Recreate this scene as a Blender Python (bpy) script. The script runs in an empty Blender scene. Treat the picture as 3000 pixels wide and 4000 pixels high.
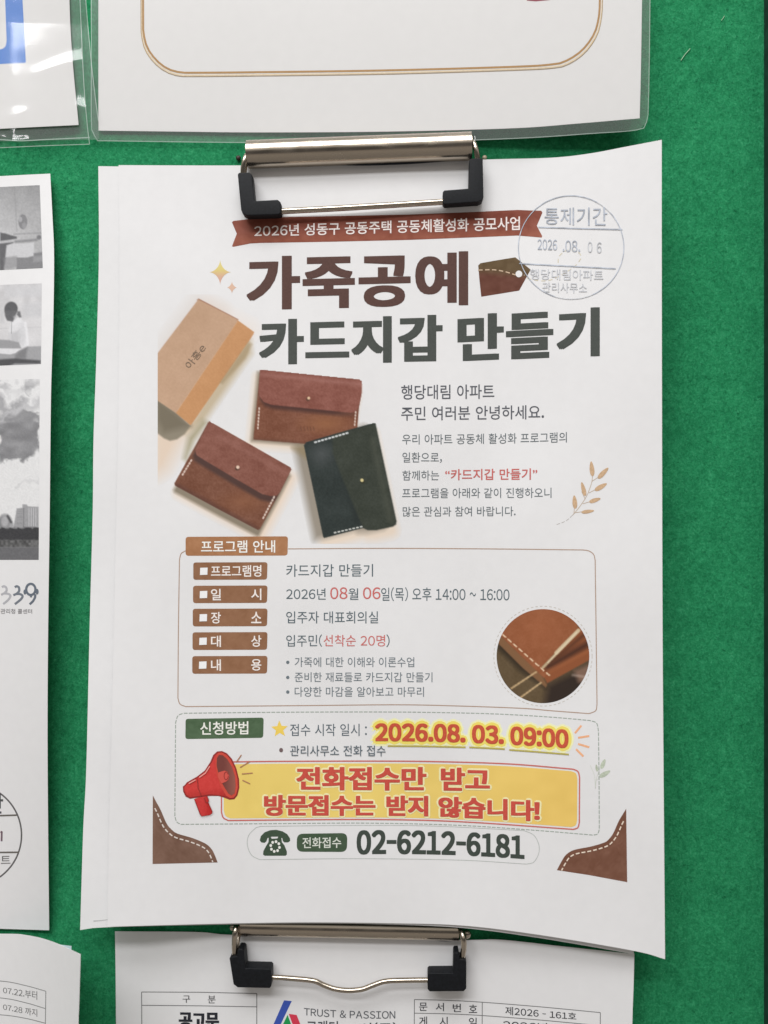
import bpy, bmesh, math, random
import numpy as np
from mathutils import Vector
from mathutils.geometry import tessellate_polygon

random.seed(4); RNG = np.random.RandomState(7)
S = bpy.context.scene
COL = S.collection

# ------------------------------------------------------------------ camera
DIST, YAW, FPX = 0.31, math.radians(2.0), 3254.0     # metres from the board, turn to the left, focal length in photo pixels
cd = bpy.data.cameras.new('camera'); cam = bpy.data.objects.new('camera', cd); COL.objects.link(cam)
cd.sensor_fit = 'VERTICAL'; cd.sensor_height = 36.0; cd.lens = 36.0 * FPX / 4000.0
cd.clip_start = 0.01; cd.clip_end = 50
CAM = np.array([DIST * math.sin(YAW), -DIST * math.cos(YAW), 0.0])
cam.location = CAM; cam.rotation_euler = (math.pi / 2, 0, YAW)
cd.dof.use_dof = True; cd.dof.focus_distance = 0.305; cd.dof.aperture_fstop = 9.0
S.camera = cam

# ------------------------------------------------------------------ room light
w = bpy.data.worlds.new('World'); S.world = w; w.use_nodes = True
nt = w.node_tree; bg = nt.nodes['Background']
tc = nt.nodes.new('ShaderNodeTexCoord'); sep = nt.nodes.new('ShaderNodeSeparateXYZ')
mr = nt.nodes.new('ShaderNodeMapRange'); mr.inputs[1].default_value = -1; mr.inputs[2].default_value = 1
rp = nt.nodes.new('ShaderNodeValToRGB')
nt.links.new(tc.outputs['Generated'], sep.inputs[0]); nt.links.new(sep.outputs['Z'], mr.inputs[0])
nt.links.new(mr.outputs[0], rp.inputs[0]); nt.links.new(rp.outputs[0], bg.inputs['Color'])
els = rp.color_ramp.elements
els[0].position = 0.0; els[0].color = (.26, .24, .225, 1)
els[1].position = 1.0; els[1].color = (.50, .50, .50, 1)
# dark band near eye level: the person holding the phone, added for the clips' reflections
for p, c in ((.28, (.36, .33, .30, 1)), (.36, (.28, .25, .23, 1)), (.385, (.085, .08, .08, 1)), (.60, (.09, .085, .08, 1)), (.635, (.46, .43, .39, 1)), (.68, (.52, .49, .46, 1)), (.78, (.50, .49, .475, 1))):
    e = els.new(p); e.color = c
bg.inputs['Strength'].default_value = 1.0


def lamp(name, loc, rot, sx, sy, energy, color):
    l = bpy.data.lights.new(name, 'AREA'); l.shape = 'RECTANGLE'; l.size = sx; l.size_y = sy
    l.energy = energy; l.color = color
    o = bpy.data.objects.new(name, l); o.location = loc; o.rotation_euler = rot; COL.objects.link(o)


# two fluorescent ceiling fittings running parallel to the board
lamp('ceiling_lamp_light', (-0.25, -0.75, 1.25), (math.radians(30), 0, 0), 1.5, 0.40, 13.2, (.99, .99, 1.0))
lamp('ceiling_lamp_light', (-0.45, -1.5, 1.38), (math.radians(48), 0, 0), 1.6, 0.24, 21.5, (.99, .99, 1.0))
S.view_settings.view_transform = 'Standard'; S.view_settings.look = 'None'
S.view_settings.exposure = 0.07; S.view_settings.gamma = 1.0; S.view_settings.use_curve_mapping = False

# ------------------------------------------------------------------ geometry of the view: photo pixel -> point in the room
FW = np.array([-math.sin(YAW), math.cos(YAW), 0]); RT = np.array([math.cos(YAW), math.sin(YAW), 0]); UP = np.array([0, 0, 1.0])


def rays(px):
    px = np.asarray(px, float).reshape(-1, 2)
    return FW + RT * ((px[:, :1] - 1500) / FPX) + UP * (-(px[:, 1:2] - 2000) / FPX)


def at(px, h):
    """points at height h (m) in front of the board"""
    d = rays(px); h = np.broadcast_to(np.asarray(h, float), (len(d),))
    t = (-h - CAM[1]) / d[:, 1]
    return CAM + d * t[:, None]


def foot(x, z):
    """board point (x, 0, z) -> photo pixel"""
    p = np.stack([x, np.zeros_like(x), z], 1) - CAM
    dep = p @ FW
    return 1500 + FPX * (p @ RT) / dep, 2000 - FPX * (p @ UP) / dep


def on(px, surf, lift=0.0):
    """points on a curved sheet: surf(u, v) is its height above board coordinates"""
    px = np.asarray(px, float).reshape(-1, 2)
    h = np.full(len(px), 0.003)
    for _ in range(14):
        p = at(px, h)
        u, v = foot(p[:, 0], p[:, 2])
        h = .35 * h + .65 * surf(u, v)
    return at(px, h + lift)


pos = lambda a: np.maximum(a, 0.0)
cl = lambda a: np.clip(a, 0.0, 1.0)


def h_poster(u, v):
    t = cl((v - 600) / 3050)
    us = 2020 - 330 * t
    s = pos((u - us) / (2525 - us))
    sl = pos((1000 - u) / 600)
    rip = .00022 * np.sin(u / 95. + 1.3 * np.sin(v / 310.)) * np.sin(v / 170. + 1.1) + .0002 * np.sin(u / 210. - v / 140.)
    return .0022 + rip * cl((v - 560) / 500) + .0075 * t ** 1.6 + (.0175 - .006 * t) * s ** 1.5 + .009 * t ** 1.6 * sl ** 1.4


def h_under(u, v):
    return np.maximum(h_poster(u, v) - .0010 - .0025 * pos((u - 1700) / 800) - .003 * pos((700 - u) / 400) * cl((v - 600) / 3000), .0006)


def h_top(u, v):
    return .0012 + .0085 * pos((u - 1000) / 1500) ** 1.3


def h_sleeve(u, v):
    return .0012 + .002 * cl((v - 100) / 500) + .0008 * np.sin(u / 90.)


def h_news(u, v):
    g = np.sin(np.pi * cl((v - 560) / 3200))
    return .0012 + .0095 * pos((u + 350) / 550) ** 2 * g


def h_low(u, v):
    return .0010 + .0125 * pos((u - 1750) / 700) ** 1.5 * cl((v - 3300) / 350) + .002 * pos((650 - u) / 250) ** 1.5


def h_corner(u, v):
    return .0030 + .0185 * pos((u + 150) / 430) ** 1.8


def h_back(u, v):
    return .0015 + .010 * pos((u + 150) / 430) ** 1.8


# ------------------------------------------------------------------ materials
ILL = 0.86                                            # brightness of white paper under these lamps


def lin(c):
    c = np.asarray(c, float) / 255.0
    return np.where(c <= .04045, c / 12.92, ((c + .055) / 1.055) ** 2.4)


def alb(rgb):
    return tuple(float(x) for x in np.minimum(lin(rgb) / ILL, .9))


def mat(name, rgb, rough=.6, metal=0.0, grain=0.0, gscale=900.0, spec=.3):
    m = bpy.data.materials.get(name)
    if m: return m
    m = bpy.data.materials.new(name); m.use_nodes = True
    n = m.node_tree.nodes; L = m.node_tree.links; b = n['Principled BSDF']
    b.inputs['Roughness'].default_value = rough; b.inputs['Metallic'].default_value = metal
    b.inputs['Specular IOR Level'].default_value = spec
    c = tuple(rgb) + (1,)
    if grain:
        t = n.new('ShaderNodeTexCoord'); no = n.new('ShaderNodeTexNoise'); no.inputs['Scale'].default_value = gscale
        no.inputs['Detail'].default_value = 4
        mp = n.new('ShaderNodeMapRange'); mp.inputs[1].default_value = .3; mp.inputs[2].default_value = .7
        mp.inputs[3].default_value = 1 - grain; mp.inputs[4].default_value = 1 + grain
        mx = n.new('ShaderNodeMix'); mx.data_type = 'RGBA'; mx.blend_type = 'MULTIPLY'; mx.inputs[0].default_value = 1
        mx.inputs[6].default_value = c
        L.new(t.outputs['Object'], no.inputs['Vector']); L.new(no.outputs['Fac'], mp.inputs[0])
        L.new(mp.outputs[0], mx.inputs[7]); L.new(mx.outputs[2], b.inputs['Base Color'])
    else:
        b.inputs['Base Color'].default_value = c
    return m


PAPER = (.79, .785, .785)
M_paper = mat('white_paper', PAPER, .75, grain=.012, gscale=260, spec=.2)
M_paper_dim = mat('white_paper_laminated', (.70, .692, .68), .75, grain=.01, gscale=260, spec=.2)
M_bluish = mat('pale_blue_paper', (.60, .72, .76), .75, grain=.01, spec=.2)


def ink(rgb, grain=.10, name=None):
    return mat(name or 'ink_%02x%02x%02x' % tuple(int(v) for v in rgb), alb(rgb), .65, grain=grain, gscale=1600, spec=.2)


M_print = bpy.data.materials.new('printed_picture'); M_print.use_nodes = True
_n = M_print.node_tree.nodes; _b = _n['Principled BSDF']; _a = _n.new('ShaderNodeVertexColor'); _a.layer_name = 'Col'
M_print.node_tree.links.new(_a.outputs['Color'], _b.inputs['Base Color']); _b.inputs['Roughness'].default_value = .65
_b.inputs['Specular IOR Level'].default_value = .2

# felt
M_felt = bpy.data.materials.new('green_felt'); M_felt.use_nodes = True
n = M_felt.node_tree.nodes; L = M_felt.node_tree.links; b = n['Principled BSDF']
t = n.new('ShaderNodeTexCoord')


def noise(scale, detail, rough=.6, stretch=None):
    no = n.new('ShaderNodeTexNoise'); no.inputs['Scale'].default_value = scale; no.inputs['Detail'].default_value = detail
    no.inputs['Roughness'].default_value = rough; no.inputs['Distortion'].default_value = .6
    if stretch:
        mpg = n.new('ShaderNodeMapping'); mpg.inputs['Scale'].default_value = stretch
        L.new(t.outputs['Object'], mpg.inputs[0]); L.new(mpg.outputs[0], no.inputs['Vector'])
    else:
        L.new(t.outputs['Object'], no.inputs['Vector'])
    return no


def ramp(src, *stops):
    r = n.new('ShaderNodeValToRGB'); e = r.color_ramp.elements
    e[0].position, e[0].color = stops[0][0], tuple(stops[0][1]) + (1,)
    e[1].position, e[1].color = stops[-1][0], tuple(stops[-1][1]) + (1,)
    for p, c in stops[1:-1]:
        k = e.new(p); k.color = tuple(c) + (1,)
    L.new(src, r.inputs[0]); return r


n1 = noise(1150, 6, .72); n2 = noise(80, 4); n3 = noise(520, 3); n4 = noise(900, 3, .6, (1, 1, .35))
base = ramp(n1.outputs['Fac'], (.25, (.010, .152, .057)), (.5, (.022, .250, .099)), (.78, (.060, .362, .166)))
big = ramp(n2.outputs['Fac'], (.3, (.80, .85, .85)), (.7, (1.14, 1.09, 1.10)))
spk = ramp(n3.outputs['Fac'], (.27, (.45, .58, .56)), (.37, (1, 1, 1)))
fib = ramp(n4.outputs['Fac'], (.60, (1, 1, 1)), (.76, (1.7, 1.25, 1.4)))


def mul(a, bb):
    mx = n.new('ShaderNodeMix'); mx.data_type = 'RGBA'; mx.blend_type = 'MULTIPLY'; mx.inputs[0].default_value = 1
    L.new(a, mx.inputs[6]); L.new(bb, mx.inputs[7]); return mx.outputs[2]


n5 = noise(430, 5, .65); mot = ramp(n5.outputs['Fac'], (.30, (.64, .76, .74)), (.5, (1, 1, 1)), (.72, (1.5, 1.24, 1.32)))
L.new(mul(mul(mul(mul(base.outputs[0], big.outputs[0]), spk.outputs[0]), fib.outputs[0]), mot.outputs[0]), b.inputs['Base Color'])
b.inputs['Roughness'].default_value = .95; b.inputs['Specular IOR Level'].default_value = .05
bp = n.new('ShaderNodeBump'); bp.inputs['Strength'].default_value = .5; bp.inputs['Distance'].default_value = .0005
L.new(n1.outputs['Fac'], bp.inputs['Height']); L.new(bp.outputs[0], b.inputs['Normal'])

# nickel plated steel with a fine brushed wear
M_nickel = bpy.data.materials.new('nickel_steel'); M_nickel.use_nodes = True
n = M_nickel.node_tree.nodes; L = M_nickel.node_tree.links; b = n['Principled BSDF']; t = n.new('ShaderNodeTexCoord')
b.inputs['Base Color'].default_value = (.47, .41, .335, 1); b.inputs['Metallic'].default_value = 1.0
nn = noise(300, 5, .6, (.25, 1, 1)); rr = ramp(nn.outputs['Fac'], (.3, (.15, .15, .15)), (.7, (.30, .30, .30)))
L.new(rr.outputs[0], b.inputs['Roughness'])
M_dark = mat('dark_steel', (.035, .04, .05), .35, 0.6)
M_rust = mat('tarnished_rivet', (.05, .035, .03), .5, 0.3, grain=.4, gscale=1500)
M_beige = mat('beige_rivet', (.45, .37, .27), .5, 0.2)
M_rubber = mat('black_rubber', (.006, .007, .009), .58, grain=.4, gscale=1200, spec=.24)
M_frame = mat('dark_green_edge', (.010, .050, .030), .9, grain=.3, gscale=300)
M_teal = mat('teal_trim', (.03, .20, .25), .6)
M_lint = mat('pale_fibre', (.42, .62, .42), .7)
M_lintw = mat('white_thread', (.8, .85, .82), .7)


def film(name, veil, veilcol, rough, gloss):
    m = bpy.data.materials.new(name); m.use_nodes = True
    n = m.node_tree.nodes; L = m.node_tree.links
    for k in list(n):
        if k.type != 'OUTPUT_MATERIAL': n.remove(k)
    out = n['Material Output']
    tr = n.new('ShaderNodeBsdfTransparent'); df = n.new('ShaderNodeBsdfDiffuse'); gl = n.new('ShaderNodeBsdfGlossy')
    df.inputs['Color'].default_value = veilcol + (1,); gl.inputs['Roughness'].default_value = rough
    m1 = n.new('ShaderNodeMixShader'); m1.inputs[0].default_value = veil
    m2 = n.new('ShaderNodeMixShader')
    fr = n.new('ShaderNodeFresnel'); ge = n.new('ShaderNodeNewGeometry'); mi = n.new('ShaderNodeMix'); mi.data_type = 'FLOAT'
    mi.inputs[2].default_value = gloss; mi.inputs[3].default_value = 1 / gloss      # a thin film reflects alike from both sides
    L.new(ge.outputs['Backfacing'], mi.inputs[0]); L.new(mi.outputs[0], fr.inputs['IOR'])
    L.new(tr.outputs[0], m1.inputs[1]); L.new(df.outputs[0], m1.inputs[2])
    L.new(fr.outputs[0], m2.inputs[0]); L.new(m1.outputs[0], m2.inputs[1]); L.new(gl.outputs[0], m2.inputs[2])
    L.new(m2.outputs[0], out.inputs['Surface'])
    return m


M_lam = film('laminate_film', .26, (.30, .34, .32), .16, 1.30)
M_gloss = film('bonded_film', .0, (.4, .4, .4), .16, 1.26)
M_sleeve = film('clear_sleeve_film', .0, (.40, .44, .43), .10, 1.46)
M_edge = film('film_edge', .45, (.55, .66, .60), .2, 1.45)

# ------------------------------------------------------------------ object helpers


def tag(o, label=None, cat=None, group=None, kind=None):
    for k, v in (('label', label), ('category', cat), ('group', group), ('kind', kind)):
        if v: o[k] = v
    return o


def empty(name, loc, label, cat, group=None):
    o = bpy.data.objects.new(name, None); o.empty_display_size = .01; o.location = tuple(float(v) for v in loc)
    COL.objects.link(o)
    return tag(o, label, cat, group)


WLOC = {}


def wloc(o):
    v = np.zeros(3)
    while o: v = v + np.array(o.location); o = o.parent
    return v


def mesh(name, V, F, m, parent=None, smooth=False, cols=None, sharp=None):
    V = np.asarray(V, float)
    if parent: V = V - wloc(parent)
    me = bpy.data.meshes.new(name); me.from_pydata([tuple(v) for v in V], [], [tuple(f) for f in F]); me.update()
    if m: me.materials.append(m)
    if smooth:
        me.polygons.foreach_set('use_smooth', [True] * len(me.polygons))
        if sharp: me.set_sharp_from_angle(angle=math.radians(sharp))
    if cols is not None:
        a = me.color_attributes.new('Col', 'FLOAT_COLOR', 'POINT')
        a.data.foreach_set('color', np.concatenate([cols, np.ones((len(cols), 1))], 1).astype(np.float32).ravel())
    o = bpy.data.objects.new(name, me); COL.objects.link(o); o.parent = parent
    return o


def bez(pts, n):
    """resample a polyline (Catmull-Rom) to n points evenly in arc length"""
    P = np.asarray(pts, float)
    if len(P) > 2:
        Q = []
        E = np.vstack([2 * P[0] - P[1], P, 2 * P[-1] - P[-2]])
        for i in range(1, len(E) - 2):
            for s in np.linspace(0, 1, 16, endpoint=False):
                a, b_, c, d = E[i - 1], E[i], E[i + 1], E[i + 2]
                Q.append(.5 * (2 * b_ + (c - a) * s + (2 * a - 5 * b_ + 4 * c - d) * s * s + (3 * b_ - a - 3 * c + d) * s ** 3))
        Q.append(P[-1]); P = np.array(Q)
    d = np.concatenate([[0], np.cumsum(np.linalg.norm(np.diff(P, axis=0), axis=1))])
    s = np.linspace(0, d[-1], n)
    return np.stack([np.interp(s, d, P[:, k]) for k in range(P.shape[1])], 1)


def sheet(name, top, right, bottom, left, surf, m, parent, nx=60, ny=80, lift=0.0, thick=.00012, ridge=None):
    """sheet of paper from its four edges (photo pixels): top/bottom run left to right, left/right run downwards"""
    T, B, Lf, R = bez(top, nx), bez(bottom, nx), bez(left, ny), bez(right, ny)
    u = np.linspace(0, 1, nx)[None, :, None]; v = np.linspace(0, 1, ny)[:, None, None]
    G = (1 - v) * T[None] + v * B[None] + (1 - u) * Lf[:, None] + u * R[:, None]
    G = G - ((1 - u) * (1 - v) * T[0] + u * (1 - v) * T[-1] + (1 - u) * v * B[0] + u * v * B[-1])
    P = G.reshape(-1, 2)
    lf = lift if ridge is None else lift + ridge(P[:, 0], P[:, 1])
    V = on(P, surf, lf)
    F = [(j * nx + i, (j + 1) * nx + i, (j + 1) * nx + i + 1, j * nx + i + 1) for j in range(ny - 1) for i in range(nx - 1)]
    if thick:
        N = len(V); V2 = V + np.array([0, thick, 0]); V = np.vstack([V, V2])
        F += [tuple(N + q for q in reversed(f)) for f in F]
        rim = [i for i in range(nx)] + [j * nx + nx - 1 for j in range(1, ny)] + \
              [(ny - 1) * nx + i for i in range(nx - 2, -1, -1)] + [j * nx for j in range(ny - 2, 0, -1)]
        F += [(rim[k], rim[(k + 1) % len(rim)], N + rim[(k + 1) % len(rim)], N + rim[k]) for k in range(len(rim))]
    return mesh(name, V, F, m, parent, smooth=True, sharp=50)


class Page:
    """draws printed marks on a sheet: everything is cut finely and laid onto the sheet's curve"""
    def __init__(s, root, surf): s.root, s.surf, s.k = root, surf, 0

    def put(s, name, V2, F, m, parent=None, layer=1, copies=(), cut=32, label=None):
        bm = bmesh.new()
        vs = [bm.verts.new((x, y, 0)) for x, y in V2]
        for f in F:
            try: bm.faces.new([vs[i] for i in f])
            except ValueError: pass
        V2 = np.asarray(V2)
        for ax, c in ((0, cut), (1, cut * 2)):
            a, b_ = V2[:, ax].min(), V2[:, ax].max()
            k = math.ceil((a + 1) / c) * c
            while k < b_ - 1:
                co = (k, 0, 0) if ax == 0 else (0, k, 0); no = (1, 0, 0) if ax == 0 else (0, 1, 0)
                bmesh.ops.bisect_plane(bm, geom=bm.verts[:] + bm.edges[:] + bm.faces[:], dist=.01, plane_co=co, plane_no=no)
                k += c
        bm.verts.index_update()
        W = np.array([v.co[:2] for v in bm.verts]).reshape(-1, 2)
        d = 0.0
        Fs = [[v.index for v in f.verts] for f in bm.faces]
        bm.free()
        if copies:
            n0, F0, W0 = len(W), list(Fs), W
            d = np.concatenate([np.zeros(n0)] + [np.full(n0, -.000003 * (k + 1)) for k in range(len(copies))])
            W = np.vstack([W0] + [W0 + np.array(c) for c in copies])
            for k in range(len(copies)): Fs = Fs + [[i + n0 * (k + 1) for i in f] for f in F0]
        o = mesh(name, on(W, s.surf, .00004 * layer + d), Fs, m, parent or s.root)
        if label: o['label'] = label
        return o

    def poly(s, name, pts, m, parent=None, layer=1, holes=(), label=None):
        loops = [pts] + list(holes)
        V = [p for l in loops for p in l]
        tri = tessellate_polygon([[Vector((p[0], p[1], 0)) for p in l] for l in loops])
        return s.put(name, V, tri, m, parent, layer, label=label)

    def polys(s, name, plist, m, parent=None, layer=1, label=None):
        V, F = [], []
        for pts in plist:
            tri = tessellate_polygon([[Vector((p[0], p[1], 0)) for p in pts]])
            F += [tuple(len(V) + i for i in t_) for t_ in tri]; V += list(pts)
        return s.put(name, V, F, m, parent, layer, label=label)

    def lines(s, name, paths, width, m, parent=None, layer=1, dash=None, closed=False, label=None, smooth=False, taper=None):
        V, F = [], []
        for path in paths:
            P = np.asarray(path, float)
            if closed: P = np.vstack([P, P[:1]])
            ln = np.linalg.norm(np.diff(P, axis=0), axis=1).sum()
            nn_ = max(2, int(ln / 9) + 1)
            if smooth: P = bez(P, nn_)
            else:
                d = np.concatenate([[0], np.cumsum(np.linalg.norm(np.diff(P, axis=0), axis=1))])
                ss = np.unique(np.concatenate([np.linspace(0, d[-1], nn_), d]))
                P = np.stack([np.interp(ss, d, P[:, k]) for k in (0, 1)], 1)
            d = np.concatenate([[0], np.cumsum(np.linalg.norm(np.diff(P, axis=0), axis=1))])
            segs = [(0, d[-1])]
            if dash:
                segs = []; q = 0
                while q < d[-1]: segs.append((q, min(q + dash[0], d[-1]))); q += dash[0] + dash[1]
            for a, b_ in segs:
                ss = np.unique(np.concatenate([[a, b_], d[(d > a) & (d < b_)]]))
                if len(ss) < 2 or b_ - a < .3: continue
                Q = np.stack([np.interp(ss, d, P[:, k]) for k in (0, 1)], 1)
                T_ = np.gradient(Q, axis=0); T_ /= np.linalg.norm(T_, axis=1)[:, None] + 1e-9
                N_ = np.stack([-T_[:, 1], T_[:, 0]], 1)
                wd = np.full(len(ss), width / 2.)
                if taper: wd = wd * (1 - taper * ss / d[-1])
                k0 = len(V)
                V += [tuple(p) for p in Q + N_ * wd[:, None]] + [tuple(p) for p in Q - N_ * wd[:, None]]
                c = len(Q)
                F += [(k0 + i, k0 + i + 1, k0 + c + i + 1, k0 + c + i) for i in range(c - 1)]
        return s.put(name, V, F, m, parent, layer, cut=60, label=label)

    def text(s, string, xl, xr, ytl, ybl, ytr=None, ybr=None, bold=0.0, col=(70, 75, 80), name='printed_text', parent=None,
             layer=2, sag=0.0, fat=0.0, m=None, gap=0.0, label=None, slant=0.0, grow=True):
        ytr = ytl if ytr is None else ytr; ybr = ybl if ybr is None else ybr
        V, F = typeset(string, bold, gap)
        if not len(V): return None
        lo, hi = V.min(0), V.max(0)
        U = (V - lo) / (hi - lo)
        x = xl + (xr - xl) * U[:, 0] + slant * (U[:, 1] - .5)
        yt = ytl + (ytr - ytl) * U[:, 0]; yb = ybl + (ybr - ybl) * U[:, 0]
        y = yb + (yt - yb) * U[:, 1] + sag * 4 * U[:, 0] * (1 - U[:, 0])
        P = np.stack([x, y], 1); cp_ = ()
        if fat:
            fx, fy = fat if isinstance(fat, tuple) else (fat, fat)
            kk = 8
            if isinstance(fat, tuple): cp_ = [(fx * a, fy * c) for a in (-1, 0, 1) for c in (-1, 0, 1) if a or c]
            else: cp_ = [(fx * math.cos(2 * math.pi * k / kk), fy * math.sin(2 * math.pi * k / kk)) for k in range(kk)]
            P = np.stack([P[:, 0] + fx - 2 * fx * U[:, 0], P[:, 1] - fy + 2 * fy * U[:, 1]], 1) if grow else P
        return s.put(name, P, F, m or ink(col), parent, layer, copies=cp_, label=label)

    def patch(s, name, x0, y0, x1, y1, step, fn, parent=None, layer=1, mask=None, label=None, edge=None):
        """printed picture: a fine grid coloured vertex by vertex; edge(Y) -> (xl, xr) can shear its sides"""
        nx = int((x1 - x0) / step) + 1; ny = int((y1 - y0) / step) + 1
        X, Y = np.meshgrid(np.linspace(x0, x1, nx), np.linspace(y0, y1, ny))
        rgb = fn(X, Y)
        cols = np.minimum(lin(rgb) / ILL, .9).reshape(-1, 3)
        keep = np.ones((ny, nx), bool) if mask is None else mask(X, Y)
        idx = np.arange(nx * ny).reshape(ny, nx)
        F = [(idx[j, i], idx[j + 1, i], idx[j + 1, i + 1], idx[j, i + 1]) for j in range(ny - 1) for i in range(nx - 1)
             if keep[j, i] and keep[j + 1, i] and keep[j, i + 1] and keep[j + 1, i + 1]]
        P = np.stack([X, Y], 2).reshape(-1, 2)
        if edge: P = edge(P)
        used = np.unique(np.array(F)); rm = -np.ones(nx * ny, int); rm[used] = np.arange(len(used))
        o = mesh(name, on(P[used], s.surf, .00004 * layer), [tuple(rm[list(f)]) for f in F], M_print, parent or s.root, cols=cols[used])
        if label: o['label'] = label
        return o


# ------------------------------------------------------------------ lettering
_cur = bpy.data.curves.new('lettering', 'FONT'); _cur.resolution_u = 5
_to = bpy.data.objects.new('lettering', _cur); _ts = bpy.data.scenes.new('lettering_bench'); _ts.collection.objects.link(_to)
_GL = {}


def glyphs(chars, bold):
    """outline the given characters in one go: one character per line, split again by height"""
    _cur.body = '\n'.join(chr(ord(c) + 0xFEE0) if 33 <= ord(c) <= 126 else c for c in chars)
    _cur.offset = bold; _cur.space_line = 3.0
    _ts.view_layers[0].update()
    ev = _to.evaluated_get(_ts.view_layers[0].depsgraph); me = ev.to_mesh()
    co = np.empty(len(me.vertices) * 3); me.vertices.foreach_get('co', co); co = co.reshape(-1, 3)[:, :2]
    row = np.round((.35 - co[:, 1]) / 3.0).astype(int)
    fs = [[] for _ in chars]
    for p in me.polygons:
        v = tuple(p.vertices); fs[row[v[0]]].append(v)
    for k, ch in enumerate(chars):
        ids = np.where(row == k)[0]; mp = {int(q): i for i, q in enumerate(ids)}
        V = co[ids] + np.array([0, 3.0 * k]); F = [tuple(mp[i] for i in f) for f in fs[k]]
        if ord(ch) < 127 or ord(ch) in (0x201c, 0x201d):
            if ch in '-~': V = V * np.array([.48 if ch == '-' else .62, 1])
            lo, hi = V[:, 0].min(), V[:, 0].max(); V = V - np.array([lo - .045, 0]); adv = hi - lo + .09
        else: adv = .92
        _GL[(ch, bold)] = (V, F, adv)
    ev.to_mesh_clear()


def typeset(string, bold, gap=0.0):
    bold = .001 if bold < .0035 else .006 if bold < .0095 else .014      # three weights are enough
    x, Vs, Fs, k = 0.0, [], [], 0
    need = [c for c in dict.fromkeys(string) if c != ' ' and (c, bold) not in _GL]
    if need: glyphs(need, bold)
    for ch in string:
        if ch == ' ': x += .30; continue
        V, F, a = _GL[(ch, bold)]
        Vs.append(V + np.array([x, 0])); Fs += [tuple(i + k for i in f) for f in F]; k += len(V); x += a + gap
    return (np.vstack(Vs) if Vs else np.zeros((0, 2))), Fs


def rquad(tl, tr, br, bl, r, n_=6):
    """rounded quad outline"""
    C = [np.array(p, float) for p in (tl, tr, br, bl)]; out = []
    for i in range(4):
        p, a, c = C[i], C[i - 1], C[(i + 1) % 4]
        p0 = p + (a - p) / np.linalg.norm(a - p) * r; p1 = p + (c - p) / np.linalg.norm(c - p) * r
        for k in range(n_ + 1):
            s = k / n_; out.append(tuple((1 - s) ** 2 * p0 + 2 * s * (1 - s) * p + s * s * p1))
    return out


def circ(cx, cy, rx, ry=None, n_=48, a0=0, a1=360):
    ry = ry or rx
    return [(cx + rx * math.cos(math.radians(a0 + (a1 - a0) * k / n_)), cy + ry * math.sin(math.radians(a0 + (a1 - a0) * k / n_)))
            for k in range(n_ + (0 if abs(a1 - a0) == 360 else 1))]


# ------------------------------------------------------------------ picture painting helpers
def sd(X, Y, pts):
    """signed distance to a polygon, negative inside"""
    P = np.asarray(pts, float); d = np.full(X.shape, 1e18); s = np.ones(X.shape)
    for i in range(len(P)):
        a, b_ = P[i], P[i - 1]
        ex, ey = b_ - a; wx, wy = X - a[0], Y - a[1]
        t_ = np.clip((wx * ex + wy * ey) / (ex * ex + ey * ey + 1e-12), 0, 1)
        d = np.minimum(d, (wx - ex * t_) ** 2 + (wy - ey * t_) ** 2)
        c1 = Y >= a[1]; c2 = Y < b_[1]; c3 = ex * wy > ey * wx
        s = np.where((c1 & c2 & c3) | (~c1 & ~c2 & ~c3), -s, s)
    return s * np.sqrt(d)


def sm(d, soft): return np.clip(.5 - d / (2 * soft), 0, 1)


def blend(img, m, c):
    c = np.asarray(c, float)
    return img * (1 - m[..., None]) + c * m[..., None]


def seg(X, Y, a, b_):
    ex, ey = b_[0] - a[0], b_[1] - a[1]
    t_ = np.clip(((X - a[0]) * ex + (Y - a[1]) * ey) / (ex * ex + ey * ey + 1e-9), 0, 1)
    return np.hypot(X - a[0] - ex * t_, Y - a[1] - ey * t_)


def stitch(img, X, Y, a, b_, k, wd, c, fill=.40):
    a, b_ = np.array(a, float), np.array(b_, float)
    for i in range(k):
        p, q = a + (b_ - a) * (i + .5 - fill / 2) / k, a + (b_ - a) * (i + .5 + fill / 2) / k
        img = blend(img, sm(seg(X, Y, p, q) - wd / 2, 1.6), c)
    return img


def vnoise(X, Y, scale, seed):
    r = np.random.RandomState(seed); G = r.rand(64, 64)
    x, y = X / scale, Y / scale
    xi, yi = np.floor(x).astype(int), np.floor(y).astype(int)
    fx, fy = x - xi, y - yi; fx = fx * fx * (3 - 2 * fx); fy = fy * fy * (3 - 2 * fy)
    g = lambda i, j: G[(yi + j) % 64, (xi + i) % 64]
    return (g(0, 0) * (1 - fx) + g(1, 0) * fx) * (1 - fy) + (g(0, 1) * (1 - fx) + g(1, 1) * fx) * fy - .5


PW = tuple(255 * (np.where(np.array(PAPER) * ILL <= .0031308, np.array(PAPER) * ILL * 12.92, 1.055 * (np.array(PAPER) * ILL) ** (1 / 2.4) - .055)))


def white(X): return np.ones(X.shape + (3,)) * np.array(PW)


# ------------------------------------------------------------------ the notice board
nb = empty('notice_board', at([(1500, 4300)], 0)[0], 'green felt notice board behind all the papers', 'notice board')
p = at([(-1500, -1500), (2990, -1500), (2990, 5500), (-1500, 5500)], 0)
mesh('felt_panel', np.vstack([p, p + np.array([0, .01, 0])]),
     [(0, 1, 2, 3), (7, 6, 5, 4), (0, 4, 5, 1), (1, 5, 6, 2), (2, 6, 7, 3), (3, 7, 4, 0)], M_felt, nb)
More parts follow.
